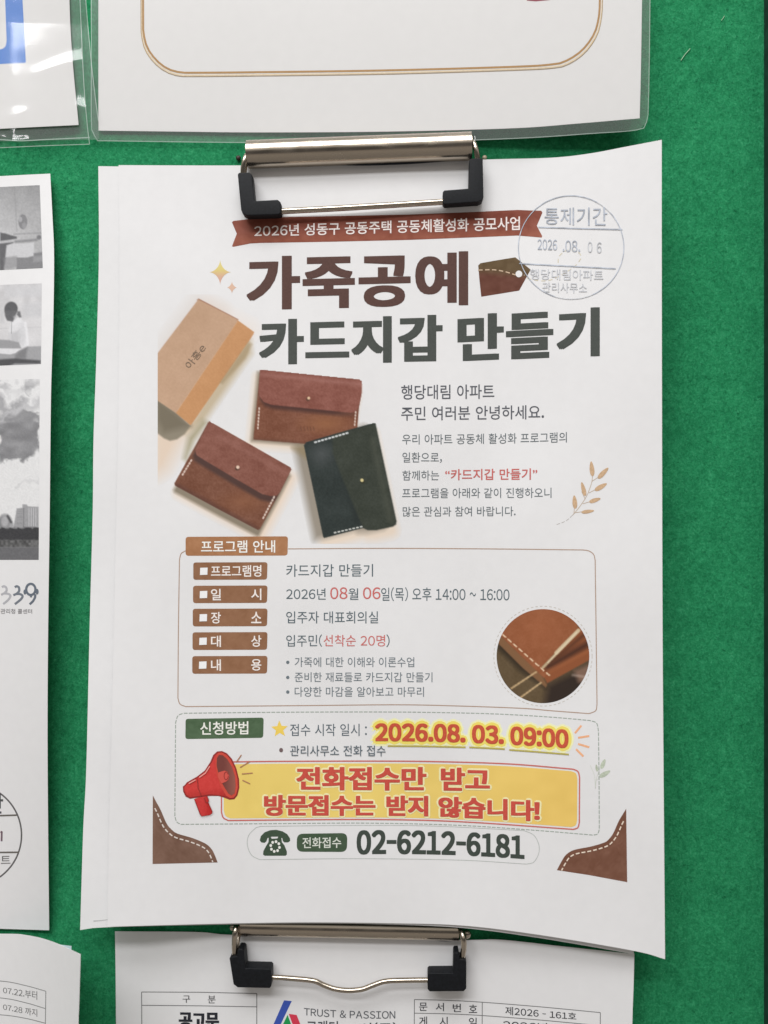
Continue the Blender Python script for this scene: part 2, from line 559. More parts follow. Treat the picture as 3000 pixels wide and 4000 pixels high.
# loose nap of the felt: short fibres standing off the surface where the board shows
M_nap = mat('felt_nap', (.030, .29, .135), .95, spec=.05)
V, F = [], []
for (xa, ya, xb, yb), cnt in (((2380, -20, 2985, 4020), 6500), ((185, 640, 372, 3760), 1900), ((-20, 560, 960, 700), 500), ((1880, 520, 2600, 640), 400), ((300, 3600, 470, 4020), 500)):
    for k in range(cnt):
        a = np.array([RNG.uniform(xa, xb), RNG.uniform(ya, yb)]); th = RNG.uniform(0, 2 * math.pi); ln = RNG.uniform(5, 17)
        d = np.array([math.cos(th), math.sin(th)]); q = np.array([-d[1], d[0]]); bow = RNG.uniform(-4, 4)
        m_ = a + d * ln * .5 + q * bow; e = a + d * ln
        hh = RNG.uniform(.0001, .0005)
        P_ = at([a - q * .45, a + q * .45, m_ - q * .4, m_ + q * .4, e], np.array([.00003, .00003, hh, hh, .00005 + hh * RNG.uniform(0, 1)]))
        n0 = len(V); V += list(P_); F += [(n0, n0 + 1, n0 + 3, n0 + 2), (n0 + 2, n0 + 3, n0 + 4)]
tag(mesh('felt_nap', V, F, M_nap, nb), kind='stuff')
# right hand edge trim: a raised bar, dark colour standing in for the frame's shadow
x0 = at([(2984, 0)], 0)[0][0]
xs = [x0, x0 + .002, x0 + .012, x0 + .012]
ys = [0, -.017, -.018, .01]
V = [(x, y, z) for z in (.5, -.5) for x, y in zip(xs, ys)]
mesh('edge_trim', V, [(0, 1, 5, 4), (1, 2, 6, 5), (2, 3, 7, 6), (3, 0, 4, 7), (0, 3, 2, 1), (4, 5, 6, 7)], M_frame, nb)

# ------------------------------------------------------------------ laminated notice along the top
tn = empty('laminated_notice', at([(1440, 555)], .001)[0], 'laminated white notice with a thin gold rounded border above the clip', 'notice')
sheet('paper_sheet', [(384, -420), (2515, -420)], [(2515, -420), (2508, 0), (2504, 250), (2499, 462)],
      [(384, 510), (700, 514), (1000, 517), (1500, 514), (2000, 501), (2250, 483), (2499, 462)],
      [(384, -420), (384, 0), (384, 510)], h_top, M_paper_dim, tn, 50, 30)
pg = Page(tn, h_top)
gp = [(559, -200), (559, 70), (561, 130), (575, 185), (608, 232), (650, 266), (700, 282), (760, 284), (1000, 282), (1500, 275), (2000, 261), (2160, 251),
      (2215, 236), (2275, 195), (2322, 130), (2340, 60), (2343, 0), (2346, -200)]
pg.lines('gold_line', [bez(gp, 90)], 8, ink((160, 126, 84)), layer=1)
gq = [(552, -200), (552, 70), (554, 132), (568, 190), (603, 240), (648, 275), (698, 292), (760, 294), (1000, 292), (1500, 285), (2000, 270), (2163, 261),
      (2222, 245), (2284, 201), (2331, 133), (2349, 60), (2352, 0), (2355, -200)]
pg.lines('border_line', [bez(gq, 90)], 5, ink((205, 188, 158)), layer=1)
pg.lines('border_line', [bez([(x + (1.5 if x > 1400 else -1.5), y + 5) for x, y in gq], 90)], 2.5, ink((150, 125, 90)), layer=2)
pg.poly('red_mark', [(2055, -60), (2150, -60), (2148, 0), (2092, 5), (2058, 2)], ink((140, 60, 75)))


sheet('laminate_film', [(352, -440), (2546, -440)], [(2546, -440), (2540, 0), (2536, 250), (2530, 420), (2527, 465), (2500, 505)],
      [(386, 547), (420, 550), (1000, 557), (1500, 556), (2000, 541), (2300, 522), (2500, 505)],
      [(352, -440), (356, 0), (357, 470), (364, 520), (386, 547)], h_top, M_gloss, tn, 60, 40, lift=.0004, thick=0)
# where the two films meet round the paper they look milky
ob = [(355, -200), (356, 0), (357, 470), (364, 520), (386, 547), (420, 550)] + [tuple(p) for p in bez([(700, 554), (1000, 557), (1500, 556), (2000, 541), (2300, 522), (2500, 505)], 24)] + \
     [(2520, 485), (2527, 465), (2530, 420), (2536, 250), (2540, 0), (2543, -200)]
ib = [(2512, -200), (2508, 0), (2504, 250), (2499, 462)] + [tuple(p) for p in bez([(2250, 483), (2000, 501), (1500, 514), (1000, 517), (700, 514)], 24)] + [(384, 510), (384, 0), (384, -200)]
pg.poly('laminate_border', ob + ib, M_lam, layer=6)
pg.lines('film_rim', [bez([(356, -100), (357, 200), (357, 470), (364, 520), (386, 547), (420, 550), (1000, 557), (1500, 556), (2000, 541), (2300, 522), (2500, 505),
                           (2527, 468), (2532, 420), (2536, 250), (2540, -100)], 120)], 3.5, M_edge, layer=12)

# ------------------------------------------------------------------ notice in a crinkled sleeve, top left
sn = empty('sleeved_notice', at([(100, 570)], .001)[0], 'white notice with a thick blue border in a crinkled clear plastic sleeve', 'notice')
sheet('paper_sheet', [(-500, -400), (265, -400)], [(265, -400), (271, 0), (283, 230), (307, 488)], [(-500, 530), (0, 503), (307, 488)],
      [(-500, -400), (-500, 530)], h_sleeve, M_paper_dim, sn, 30, 30)
pg = Page(sn, h_sleeve)
pg.poly('blue_border', [(78, -400), (88, 0), (101, 245), (0, 250), (-400, 268), (-400, 215), (0, 193)] +
        [(12, 190), (22, 180), (26, 160), (20, 0), (10, -400)], ink((90, 126, 188), .04), layer=1)


def rid_sleeve(u, v):
    # shallow folds in the film: each catches the ceiling lamps along its upper flank
    def fold(a, b_, wd, ht, bow=0.0):
        t_ = np.clip((u - a[0]) / (b_[0] - a[0]), 0, 1)
        yc = a[1] + (b_[1] - a[1]) * t_ + bow * 4 * t_ * (1 - t_)
        env = np.exp(-((u - (a[0] + b_[0]) / 2) / (abs(b_[0] - a[0]) * .5)) ** 4)
        return ht * env * np.exp(-((v - yc) / wd) ** 2)
    r = fold((140, 290), (362, 228), 28, .00022, -8) + fold((-120, 470), (118, 438), 26, .00021, 4)
    r = r + fold((296, 418), (346, 440), 42, .00036) + fold((-60, 528), (60, 546), 12, .00020) + fold((20, 550), (90, 563), 9, .00016)
    cr = vnoise(u, v, 26, 3) * np.clip((v - 500) / 40, 0, 1) * np.clip((150 - u) / 60, 0, 1)
    return r + .0006 * cr + .00006 * vnoise(u, v, 60, 5)


sheet('sleeve_front', [(-500, -400), (300, -400)], [(300, -400), (308, 0), (326, 300), (340, 480), (350, 563)],
      [(-500, 590), (0, 577), (180, 569), (350, 563)], [(-500, -400), (-500, 590)], h_sleeve, M_sleeve, sn, 260, 300, lift=.0006, thick=0, ridge=rid_sleeve)
sheet('sleeve_back', [(-500, -400), (328, -400)], [(328, -400), (335, 0), (355, 225), (372, 380), (384, 470), (386, 545)],
      [(-500, 570), (0, 552), (386, 545)], [(-500, -400), (-500, 570)], h_sleeve, M_lam, sn, 40, 40, lift=-.0006, thick=0)
pg.lines('sleeve_rim', [bez([(308, -100), (326, 300), (340, 480), (350, 563)], 30), bez([(350, 563), (180, 569), (0, 577), (-100, 582)], 30),
                        bez([(332, -100), (335, 0), (355, 225), (372, 380), (384, 470)], 30)], 3, M_edge, layer=20)
pg.lines('sleeve_seam', [bez([(350, 537), (180, 545), (80, 550), (0, 545), (-50, 548)], 30)], 4, M_edge, layer=20)

# ------------------------------------------------------------------ left news notice with photographs
ne = empty('photo_notice', at([(60, 3630)], .001)[0], 'tall white notice with black and white photos at the left edge', 'notice')
sheet('paper_sheet', [(-600, 722), (0, 688), (196, 678)], [(196, 678), (205, 850), (211, 1000), (208, 1250), (199, 1542), (194, 2000), (187, 2542), (186, 3000), (192, 3634)],
      [(-600, 3610), (0, 3628), (192, 3634)], [(-600, 722), (-600, 3610)], h_news, M_paper, ne, 50, 100)
pg = Page(ne, h_news)


def shear(tl, tr, br, bl, x0, y0, x1, y1):
    tl, tr, br, bl = map(np.array, (tl, tr, br, bl))

    def f(P):
        u = ((P[:, 0] - x0) / (x1 - x0))[:, None]; v = ((P[:, 1] - y0) / (y1 - y0))[:, None]
        return (1 - v) * ((1 - u) * tl + u * tr) + v * ((1 - u) * bl + u * br)
    return f


def grey(c): return (c, c, c + 2)


def pic_desk(X, Y):     # working at a desk, a framed oval on the wall behind (coordinates = photo pixels)
    v = (Y - 724) / 325.
    g = 150 + 28 * np.clip(v / .6, 0, 1) - X * .10 + 8 * vnoise(X, Y, 30, 1) + 10 * vnoise(X, Y, 5, 2)
    im = np.stack([g, g, g + 1], 2)
    im = blend(im, sm(np.abs(X - 60 - (Y - 740) * .03) - 2, 3) * .35 * (Y < 905), grey(120))
    im = blend(im, sm(np.abs(Y - 912) - 2, 3) * (X > 50) * .5, grey(110))
    im = blend(im, sm(sd(X, Y, [(0, 903), (20, 907), (40, 915), (64, 922), (64, 930), (30, 934), (0, 937)]), 3), grey(92))
    im = blend(im, sm(sd(X, Y, [(-5, 946), (50, 942), (54, 952), (46, 956), (28, 957), (22, 1000), (14, 1040), (14, 1055), (-5, 1055)]), 3), grey(96))
    im = blend(im, sm(sd(X, Y, [(24, 954), (52, 946), (90, 950), (130, 948), (128, 1000), (100, 1006), (66, 1004), (60, 998), (18, 1002)]), 3), grey(186))
    im = blend(im, sm(sd(X, Y, [(60, 1004), (100, 1006), (126, 1001), (128, 990), (170, 986), (170, 1060), (60, 1060)]), 3) * .9, grey(118))
    im = blend(im, sm(sd(X, Y, [(126, 1004), (170, 1000), (170, 1022), (124, 1026)]), 4) * .6, grey(150))
    im = blend(im, sm(sd(X, Y, [(14, 1002), (60, 998), (62, 1040), (30, 1050), (12, 1046)]), 5) * .7, grey(135))
    im = blend(im, sm(seg(X, Y, (0, 940), (160, 934)) - 5, 3) * .5, grey(170))
    im = blend(im, sm(seg(X, Y, (60, 942), (140, 938)) - 5, 4) * .8, grey(118))
    im = blend(im, sm(np.hypot(X - 150, (Y - 929)) - 9, 3), grey(112))
    im = blend(im, sm(np.hypot((X - 89) / 17., (Y - 865) / 29.) - 1, .08), grey(122))
    im = blend(im, sm(np.hypot((X - 80) / 7., (Y - 855) / 11.) - 1, .2) * .8, grey(160))
    im = blend(im, sm(np.hypot((X - 94) / 9., (Y - 880) / 12.) - 1, .3) * .6, grey(150))
    return im + 9 * vnoise(X, Y, 4, 9)[..., None]


def pic_reader(X, Y):   # a seated woman in white at a table
    g = 196 + 10 * vnoise(X, Y, 40, 3)
    g = np.where(Y < 1250, g - 12 * cl((vnoise(X, Y, 26, 4) + .25) * 2) * np.clip((1255 - Y) / 40, 0, 1), g)
    im = np.stack([g, g - 1, g], 2)
    for a in ((20, 1115, 165, 1160, 190), (90, 1185, 165, 1240, 184), (0, 1210, 14, 1255, 178)):
        im = blend(im, sm(sd(X, Y, [(a[0], a[1]), (a[2], a[1]), (a[2], a[3]), (a[0], a[3])]), 8) * .7, grey(a[4]))
    im = blend(im, sm(np.abs(Y - 1280) - 1.5, 2) * .4, grey(165))
    im = blend(im, sm(sd(X, Y, [(45, 1248), (72, 1240), (96, 1256), (108, 1300), (112, 1352), (84, 1360), (76, 1340), (40, 1335), (34, 1290)]), 3) * .9, grey(206))
    im = blend(im, sm(sd(X, Y, [(38, 1300), (74, 1290), (76, 1338), (42, 1336)]), 8) * .6, grey(164))
    im = blend(im, sm(seg(X, Y, (100, 1262), (110, 1345)) - 5, 3) * .8, grey(214))
    im = blend(im, sm(seg(X, Y, (50, 1262), (78, 1250)) - 7, 4) * .7, grey(212))
    im = blend(im, sm(np.hypot((X - 86) / 14., (Y - 1310) / 40.) - 1, .4) * .25, grey(160))
    im = blend(im, sm(seg(X, Y, (46, 1255), (45, 1300)) - 1.2, 1.5) * .7, grey(120))
    im = blend(im, sm(sd(X, Y, [(-5, 1322), (36, 1326), (74, 1336), (84, 1360), (-5, 1360)]), 3) * .9, grey(140))
    im = blend(im, sm(sd(X, Y, [(-5, 1362), (84, 1366), (110, 1354), (165, 1354), (165, 1425), (-5, 1430)]), 3), grey(150))
    im = blend(im, sm(sd(X, Y, [(60, 1385), (84, 1366), (108, 1356), (102, 1400), (60, 1402)]), 6) * .8, grey(112))
    im = blend(im, sm(sd(X, Y, [(-5, 1400), (60, 1398), (160, 1410), (160, 1422), (60, 1418), (36, 1426), (-5, 1426)]), 4), grey(78))
    im = blend(im, sm(sd(X, Y, [(-5, 1356), (84, 1362), (60, 1378), (40, 1382), (-5, 1376)]), 2), grey(205))
    im = blend(im, sm(np.hypot((X - 43) / 26., (Y - 1205) / 28.) - 1, .1), grey(88))
    im = blend(im, sm(sd(X, Y, [(18, 1212), (64, 1212), (62, 1236), (50, 1255), (28, 1250), (20, 1232)]), 3), grey(98))
    im = blend(im, sm(sd(X, Y, [(52, 1236), (66, 1226), (66, 1240), (58, 1250)]), 4) * .7, grey(180))
    im = blend(im, sm(sd(X, Y, [(68, 1215), (78, 1216), (84, 1238), (76, 1240), (66, 1228)]), 3), grey(108))
    return im + 8 * vnoise(X, Y, 4, 11)[..., None]


def pic_sky(X, Y):      # cloudy sky over a river bank with tower blocks
    im = np.ones(X.shape + (3,)) * 212.
    X0, Y0 = X, Y
    cloud = np.where(Y < 1900, 1.0, 0.0)
    X = X0 + cloud * (34 * vnoise(X0, Y0, 26, 15) + 14 * vnoise(X0, Y0, 9, 16)); Y = Y0 + cloud * (40 * vnoise(X0, Y0, 30, 17) + 14 * vnoise(X0, Y0, 9, 18))
    c = sm(sd(X, Y, [(-5, 1620), (60, 1600), (150, 1603), (156, 1770), (110, 1785), (60, 1800), (30, 1796), (-5, 1792)]), 8)
    im = blend(im, c, grey(132))
    im = im + (30 * vnoise(X0, Y0 * 1.6, 38, 19) * c)[..., None]
    c = sm(sd(X, Y, [(-5, 1556), (20, 1552), (40, 1580), (60, 1556), (90, 1554), (110, 1575), (80, 1600), (30, 1610), (-5, 1622)]), 12) * .85
    im = blend(im, c, grey(148))
    im = blend(im, sm(np.abs(Y - (1640 - X * .55)) - 12, 14) * (Y < 1660) * .7, grey(196))
    im = blend(im, sm(np.abs(Y - (1670 - X * .75)) - 10, 14) * .3, grey(118))
    c = cl((vnoise(X, Y, 30, 6) + .1) * 2.2) * np.clip((1545 - Y) / 30, 0, 1)
    im = blend(im, c * .7, grey(160))
    im = blend(im, sm(sd(X, Y, [(104, 1485), (140, 1483), (120, 1510), (112, 1540), (104, 1530)]), 10) * .7, grey(140))
    im = blend(im, sm(seg(X, Y, (62, 1905), (140, 1872)) - 4, 6) * .4, grey(170))
    im = blend(im, sm(sd(X, Y, [(56, 2045), (66, 1986), (88, 1983), (88, 1970), (104, 1970), (110, 1978), (152, 1980), (152, 2080), (50, 2080)]), 2), grey(150))
    wn = ((X / 9. % 1) > .45) & (X > 112) & (Y < 2055); im = blend(im, wn * sm(sd(X, Y, [(112, 1984), (150, 1984), (148, 2055), (112, 2060)]), 2) * .8, grey(190))
    wn = ((Y / 8. % 1) > .6) & (X > 66) & (X < 90); im = blend(im, wn * sm(sd(X, Y, [(68, 1990), (88, 1990), (88, 2050), (64, 2050)]), 2) * .4, grey(120))
    im = blend(im, sm(np.abs(X - 93) - 2, 2) * (Y > 1985) * (Y < 2060) * .6, grey(105))
    im = blend(im, sm(np.hypot((X - 20) / 30., (Y - 2050) / 42.) - 1, .15), grey(128))
    im = blend(im, sm(np.hypot((X - 20) / 14., (Y - 2036) / 22.) - 1, .3) * .6, grey(185))
    im = blend(im, sm(np.hypot((X - 46) / 10., (Y - 2062) / 26.) - 1, .2) * .8, grey(160))
    im = blend(im, sm(seg(X, Y, (30, 2015), (44, 2040)) - 4, 3), grey(82))
    im = blend(im, sm(2062 - Y + 8 * vnoise(X, Y, 8, 7), 4), grey(62))
    g = 92 + 50 * vnoise(X, Y, 9, 8); im = blend(im, sm(2108 - Y, 3)[...], np.stack([g, g, g], 2))
    im = blend(im, sm(2138 - Y, 3), grey(102)); im = blend(im, sm(np.abs(Y - 2138) - 1, 2) * .5, grey(140))
    return im + 12 * vnoise(X, Y, 4, 13)[..., None]


pg.patch('printed_photo', -120, 724, 160, 1050, 3, pic_desk, edge=shear((-120, 736), (155, 723), (167, 1047), (-120, 1061), -120, 724, 160, 1050))
pg.patch('printed_photo', -120, 1110, 162, 1424, 3, pic_reader, edge=shear((-120, 1117), (163, 1107), (160, 1422), (-120, 1433), -120, 1110, 162, 1424))
pg.patch('printed_photo', -120, 1481, 153, 2187, 3, pic_sky, edge=shear((-120, 1486), (155, 1480), (151, 2187), (-120, 2187), -120, 1481, 153, 2187))
sc = .1447


def lg(pts): return [(x * sc, 2240 + y * sc) for x, y in pts]


pg.lines('logo_numeral', [bez(lg([(50, 370), (110, 345), (170, 390), (175, 470), (130, 520)]), 20), bez(lg([(30, 580), (110, 540), (220, 550), (280, 600), (240, 690), (170, 760), (85, 825)]), 24)],
         8.5, ink((168, 168, 172)), layer=1, label='pale grey numeral three')
pg.lines('logo_numeral', [bez(lg([(400, 375), (450, 345), (510, 380), (515, 470), (460, 540)]), 20), bez(lg([(360, 590), (440, 555), (550, 560), (610, 610), (570, 690), (490, 760), (400, 830)]), 24)],
         9, ink((112, 118, 126)), layer=1)
ring = circ(830 * sc, 2240 + 430 * sc, 125 * sc, 150 * sc, 30)
pg.lines('logo_numeral', [ring, lg([(955, 560), (945, 650), (890, 750), (800, 835)])], 9, ink((98, 106, 116)), layer=1)
pg.lines('logo_numeral', [ring], 9, ink((98, 106, 116)), closed=True, layer=2)
pg.polys('logo_mark', [circ(670 * sc, 2240 + 500 * sc, 5.5, 10, 14), circ(1000 * sc, 2240 + 490 * sc, 6, 11, 14), circ(835 * sc, 2240 + 625 * sc, 4.5, 3, 10)], ink((98, 106, 116)), layer=3)
pg.text('병관리청 콜센터', -16, 125, 2377, 2398, 2379, 2397, .006, (120, 118, 120))
# round stamp cut by the frame
st = pg.lines('round_stamp', [circ(-113, 3262, 197, 199, 120)], 6, ink((92, 90, 90)), closed=True)
pg.lines('stamp_line', [[(-280, 3188), (-100, 3189), (65, 3184)], [(-290, 3332), (-100, 3331), (74, 3329)]], 6, ink((98, 94, 88)), parent=st, layer=2)
pg.text('간', -48, 12, 3098, 3178, bold=.014, col=(80, 82, 82), parent=st)
pg.lines('stamp_numeral', [[(3, 3254), (7, 3247), (6, 3286)]], 7, ink((110, 92, 100)), parent=st)
pg.text('파트', -40, 41, 3342, 3380, 3340, 3378, .0, (100, 98, 98), parent=st)

# ------------------------------------------------------------------ sheets at the lower left
bs = empty('pale_sheet', at([(240, 3900)], .001)[0], 'pale bluish sheet peeking out behind the curled corner at lower left', 'sheet')
sheet('paper_sheet', [(-300, 3640), (100, 3668), (225, 3689), (279, 3696)], [(279, 3696), (278, 4300)], [(-300, 4300), (278, 4300)], [(-300, 3640), (-300, 4300)], h_back, M_bluish, bs, 30, 30)
le = empty('curled_notice', at([(120, 4250)], .001)[0], 'curled white notice with a dated table in the lower left corner', 'notice')
sheet('paper_sheet', [(-400, 3648), (0, 3648), (100, 3653), (200, 3677), (315, 3728)], [(315, 3728), (310, 3900), (306, 4020), (300, 4350)],
      [(-400, 4300), (0, 4300), (300, 4350)], [(-400, 3648), (-400, 4300)], h_corner, M_paper, le, 60, 40)
pg = Page(le, h_corner)
tb = pg.lines('table_line', [bez([(-200, 3826), (0, 3832), (100, 3850), (179, 3872)], 30), bez([(-200, 3890), (0, 3898), (100, 3917), (178, 3940)], 30),
                             bez([(-200, 3956), (0, 3964), (100, 3978), (177, 3997)], 30), [(179, 3872), (178, 3940), (176, 4080)]], 3, ink((125, 125, 125)), layer=1)
pg.text('07.22.부터', 12, 145, 3855, 3880, 3872, 3906, .003, (105, 105, 105))
pg.text('07.28 까지', 12, 145, 3921, 3945, 3942, 3972, .003, (105, 105, 105))

# ------------------------------------------------------------------ lower notice
lo = empty('typed_notice', at([(1460, 4350)], .001)[0], 'white typed notice with a red, blue and green logo under the lower clip', 'notice')
sheet('paper_sheet', [(449, 3638), (770, 3641), (905, 3652), (1300, 3660), (1600, 3668), (1840, 3672), (1960, 3671), (2200, 3697), (2440, 3723), (2478, 3725)],
      [(2478, 3725), (2475, 3850), (2470, 4000), (2462, 4350)], [(449, 4350), (2462, 4350)], [(449, 3638), (452, 3850), (455, 4350)], h_low, M_paper, lo, 80, 40)
pg = Page(lo, h_low)
pg.lines('table_line', [[(553, 3875), (780, 3876), (1003, 3881)], [(553, 3927), (780, 3929), (1003, 3933)], [(553, 3875), (555, 4150)], [(1003, 3881), (1003, 4150)]], 3, ink((105, 105, 105)))
pg.text('구', 713, 743, 3889, 3917, bold=.0, col=(60, 60, 62)); pg.text('분', 812, 842, 3889, 3919, bold=.0, col=(60, 60, 62))
pg.text('공고문', 698, 856, 3954, 4022, 3956, 4024, .008, (40, 42, 48), fat=(3.2, 1.8))
R_ = lambda pts: [(1050 + x * .3617, 3880 + y * .3617) for x, y in pts]
logo = pg.poly('company_logo', R_([(165, 76), (248, 84), (130, 332), (20, 560), (-60, 560), (52, 332)]), ink((58, 82, 165), .05), label='blue slanted stroke of the logo')
pg.poly('logo_stroke', R_([(215, 222), (300, 234), (340, 332), (440, 560), (355, 560), (256, 332)]), ink((200, 58, 78), .05), parent=logo, label='red stroke')
pg.poly('logo_stroke', R_([(203, 232), (240, 332), (330, 560), (45, 560), (155, 332)]), ink((32, 145, 78), .05), parent=logo, label='green triangle')
pg.text('TRUST & PASSION', 1187, 1544, 3937, 3966, 3949, 3979, .004, (85, 88, 92), sag=5)
pg.text('그래더', 1198, 1320, 3985, 4035, 3989, 4038, .012, (70, 72, 76))
pg.text('시(주)', 1406, 1550, 3994, 4040, 3993, 4042, .012, (70, 72, 76))
R_ = lambda pts: [(1580 + x * .5546, 3880 + y * .5546) for x, y in pts]
pg.lines('table_line', [bez(R_([(70, 44), (300, 50), (548, 63), (950, 95), (1380, 136)]), 60), bez(R_([(70, 140), (300, 145), (548, 157), (950, 188), (1378, 228)]), 60),
                        R_([(70, 44), (68, 400)]), R_([(548, 63), (546, 400)]), R_([(1380, 136), (1376, 460)])], 3, ink((110, 110, 110)))
for c, x, y in (('문', 103, 66), ('서', 220, 68), ('번', 340, 74), ('호', 454, 80)):
    (x0_, y0_), (x1_, y1_) = R_([(x, y), (x + 58, y + 58)]); pg.text(c, x0_, x1_, y0_, y1_, bold=.004, col=(52, 54, 58))
for c, x, y in (('게', 103, 164), ('시', 248, 166), ('일', 454, 172)):
    (x0_, y0_), (x1_, y1_) = R_([(x, y), (x + 56, y + 66)]); pg.text(c, x0_, x1_, y0_, y1_, bold=.004, col=(52, 54, 58))
q = R_([(710, 92), (710, 152), (1210, 138), (1210, 190)]); pg.text('제2026 - 161호', q[0][0], q[2][0], q[0][1], q[1][1], q[2][1], q[3][1], .005, (48, 50, 54))
q = R_([(695, 190), (695, 250), (1180, 222), (1180, 282)]); pg.text('2026년 7월', q[0][0], q[2][0], q[0][1], q[1][1], q[2][1], q[3][1], .005, (48, 50, 54))

# ------------------------------------------------------------------ sheet behind the poster, then the poster
un = empty('blank_sheet', at([(1400, 3625)], .001)[0], 'plain white sheet peeking out left of the leather craft poster', 'sheet')
sheet('paper_sheet', [(384, 649), (900, 656), (1500, 656), (2100, 650), (2460, 620)], [(2460, 620), (2468, 2000), (2476, 3728)],
      [(313, 3633), (422, 3622), (904, 3611), (1200, 3607), (1500, 3611), (1800, 3624), (2100, 3663), (2451, 3723), (2476, 3728)],
      [(384, 649), (386, 1000), (376, 1400), (365, 1723), (362, 2000), (350, 2452), (337, 3000), (325, 3241), (313, 3633)], h_under, M_paper, un, 90, 90)
pg = Page(un, h_under)
pg.lines('grey_smudge', [[(365, 3598), (395, 3596), (422, 3592)]], 5, ink((178, 178, 178)), taper=.4)

po = empty('leather_craft_poster', at([(1500, 3610)], .001)[0], 'white leather craft class poster with wallet photos held by the upper clip', 'poster')
sheet('paper_sheet', [(463, 645), (940, 646), (1400, 640), (1898, 623), (2150, 616), (2300, 600), (2450, 572), (2585, 546)],
      [(2585, 546), (2585, 1000), (2586, 1600), (2588, 2400), (2592, 3000), (2598, 3747)],
      [(420, 3620), (904, 3607), (1200, 3603), (1500, 3606), (1800, 3615), (2100, 3651), (2475, 3714), (2598, 3747)],
      [(463, 645), (467, 1000), (463, 1603), (455, 2000), (443, 2542), (435, 2904), (425, 3301), (420, 3620)], h_poster, M_paper, po, 120, 120)
pg = Page(po, h_poster)

# ribbon


def pic_ribbon(X, Y):
    im = np.ones(X.shape + (3,)) * np.array((122, 66, 52.))
    ym = 905 - (X - 906) * .018
    v = (Y - ym + 48) / 96.
    im = im + (np.array((14, 12, 8.)) * np.clip(1 - np.abs(v - .85) * 3, 0, 1)[..., None]) - 8 * np.clip(1 - np.abs(v - .1) * 5, 0, 1)[..., None]
    im = im + 10 * cl((150 - (X - 906)) / 150.)[..., None] + 10 * cl((X - 2020) / 100.)[..., None]
    return im + 14 * vnoise(X, Y, 22, 21)[..., None] + 10 * vnoise(X, Y, 5, 22)[..., None]


rib_pts = [(906, 868), (912, 863), (979, 855), (1098, 848), (1300, 844), (1600, 838), (1850, 828), (2022, 820), (2070, 822), (2114, 823), (2119, 830), (2097, 882), (2118, 922), (2116, 928), (2022, 920),
           (1850, 927), (1600, 937), (1300, 944), (1017, 949), (979, 951), (912, 964), (906, 962), (925, 913)]


def cutout(name, pts, fn, parent=None, layer=1, cutx=8, label=None):
    """printed shape with a clean outline whose colour varies: fine cells, coloured per vertex"""
    tri = tessellate_polygon([[Vector((a, b_, 0)) for a, b_ in pts]])
    bm = bmesh.new(); vs = [bm.verts.new((a, b_, 0)) for a, b_ in pts]
    for f in tri:
        try: bm.faces.new([vs[i] for i in f])
        except ValueError: pass
    A = np.array(pts)
    for ax in (0, 1):
        k = math.ceil((A[:, ax].min() + .5) / cutx) * cutx
        while k < A[:, ax].max() - .5:
            co = (k, 0, 0) if ax == 0 else (0, k, 0); no = (1, 0, 0) if ax == 0 else (0, 1, 0)
            bmesh.ops.bisect_plane(bm, geom=bm.verts[:] + bm.edges[:] + bm.faces[:], dist=.01, plane_co=co, plane_no=no); k += cutx
    bm.verts.index_update()
    W = np.array([v.co[:2] for v in bm.verts]); F = [[v.index for v in f.verts] for f in bm.faces]; bm.free()
    cols = np.minimum(lin(np.clip(fn(W[None, :, 0], W[None, :, 1])[0], 0, 255)) / ILL, .9)
    o = mesh(name, on(W, pg.surf, .00004 * layer), F, M_print, parent or pg.root, cols=cols)
    if label: o['label'] = label
    return o


rb = cutout('ribbon_banner', rib_pts, pic_ribbon, cutx=12)
pg.text('2026년 성동구 공동주택 공동체활성화 공모사업', 993, 2031, 880, 926, 845, 899, .016, (222, 212, 208), parent=rb, layer=3, sag=-1, name='banner_text')

# headings
pg.text('가죽공', 963, 1604, 1003, 1212, 987, 1197, .016, (84, 60, 54), name='heading_text', fat=(6.8, 2.8), gap=.05, label='brown upper heading')
pg.text('예', 1622, 1829, 986, 1194, 981, 1192, .014, (84, 60, 54), name='heading_text', fat=(5, 2.8), label='brown upper heading')
pg.text('카드지갑', 1012, 1729, 1249, 1425, 1229, 1413, .014, (70, 74, 70), name='heading_text', fat=(6.8, 2.6), gap=.05, label='dark green lower heading')
pg.text('만들기', 1787, 2343, 1231, 1415, 1200, 1391, .014, (70, 74, 70), name='heading_text', fat=(6.8, 2.6), gap=.05, label='dark green lower heading')


def pic_tag(X, Y):
    im = np.ones(X.shape + (3,)) * np.array((96, 58, 46.))
    im = blend(im, sm(Y - 1062 - (X - 1868) * .09, 14), (92, 74, 50))
    return im + 14 * vnoise(X, Y, 14, 31)[..., None]


tg = cutout('leather_tag', [(1868, 1037), (1877, 1028), (1945, 1016), (2013, 1005), (2073, 1053), (2028, 1135), (1955, 1147), (1880, 1159), (1873, 1095)], pic_tag)
pg.poly('tag_hole', circ(2027, 1070, 13), M_paper, parent=tg, layer=3)
pg.lines('tag_stitch', [bez([(1868, 1055), (1930, 1054), (1975, 1062), (2014, 1074)], 30)], 4.5, ink((190, 165, 140)), parent=tg, layer=3, dash=(17, 10))
pg.lines('tag_string', [bez([(2040, 1066), (2070, 1090), (2140, 1096), (2200, 1070), (2255, 1030), (2268, 995), (2225, 975), (2185, 1000), (2180, 1040)], 60)], 3.5, ink((200, 192, 170)), parent=tg, layer=1, dash=(16, 12))


def spark(cx, cy, rx, ry, k):
    out = []
    for a in range(4):
        for s in np.linspace(0, 1, 9, endpoint=False):
            th = math.pi / 2 * (a + s)
            out.append((cx + rx * math.copysign(abs(math.cos(th)) ** k, math.cos(th)), cy + ry * math.copysign(abs(math.sin(th)) ** k, math.sin(th))))
    return out


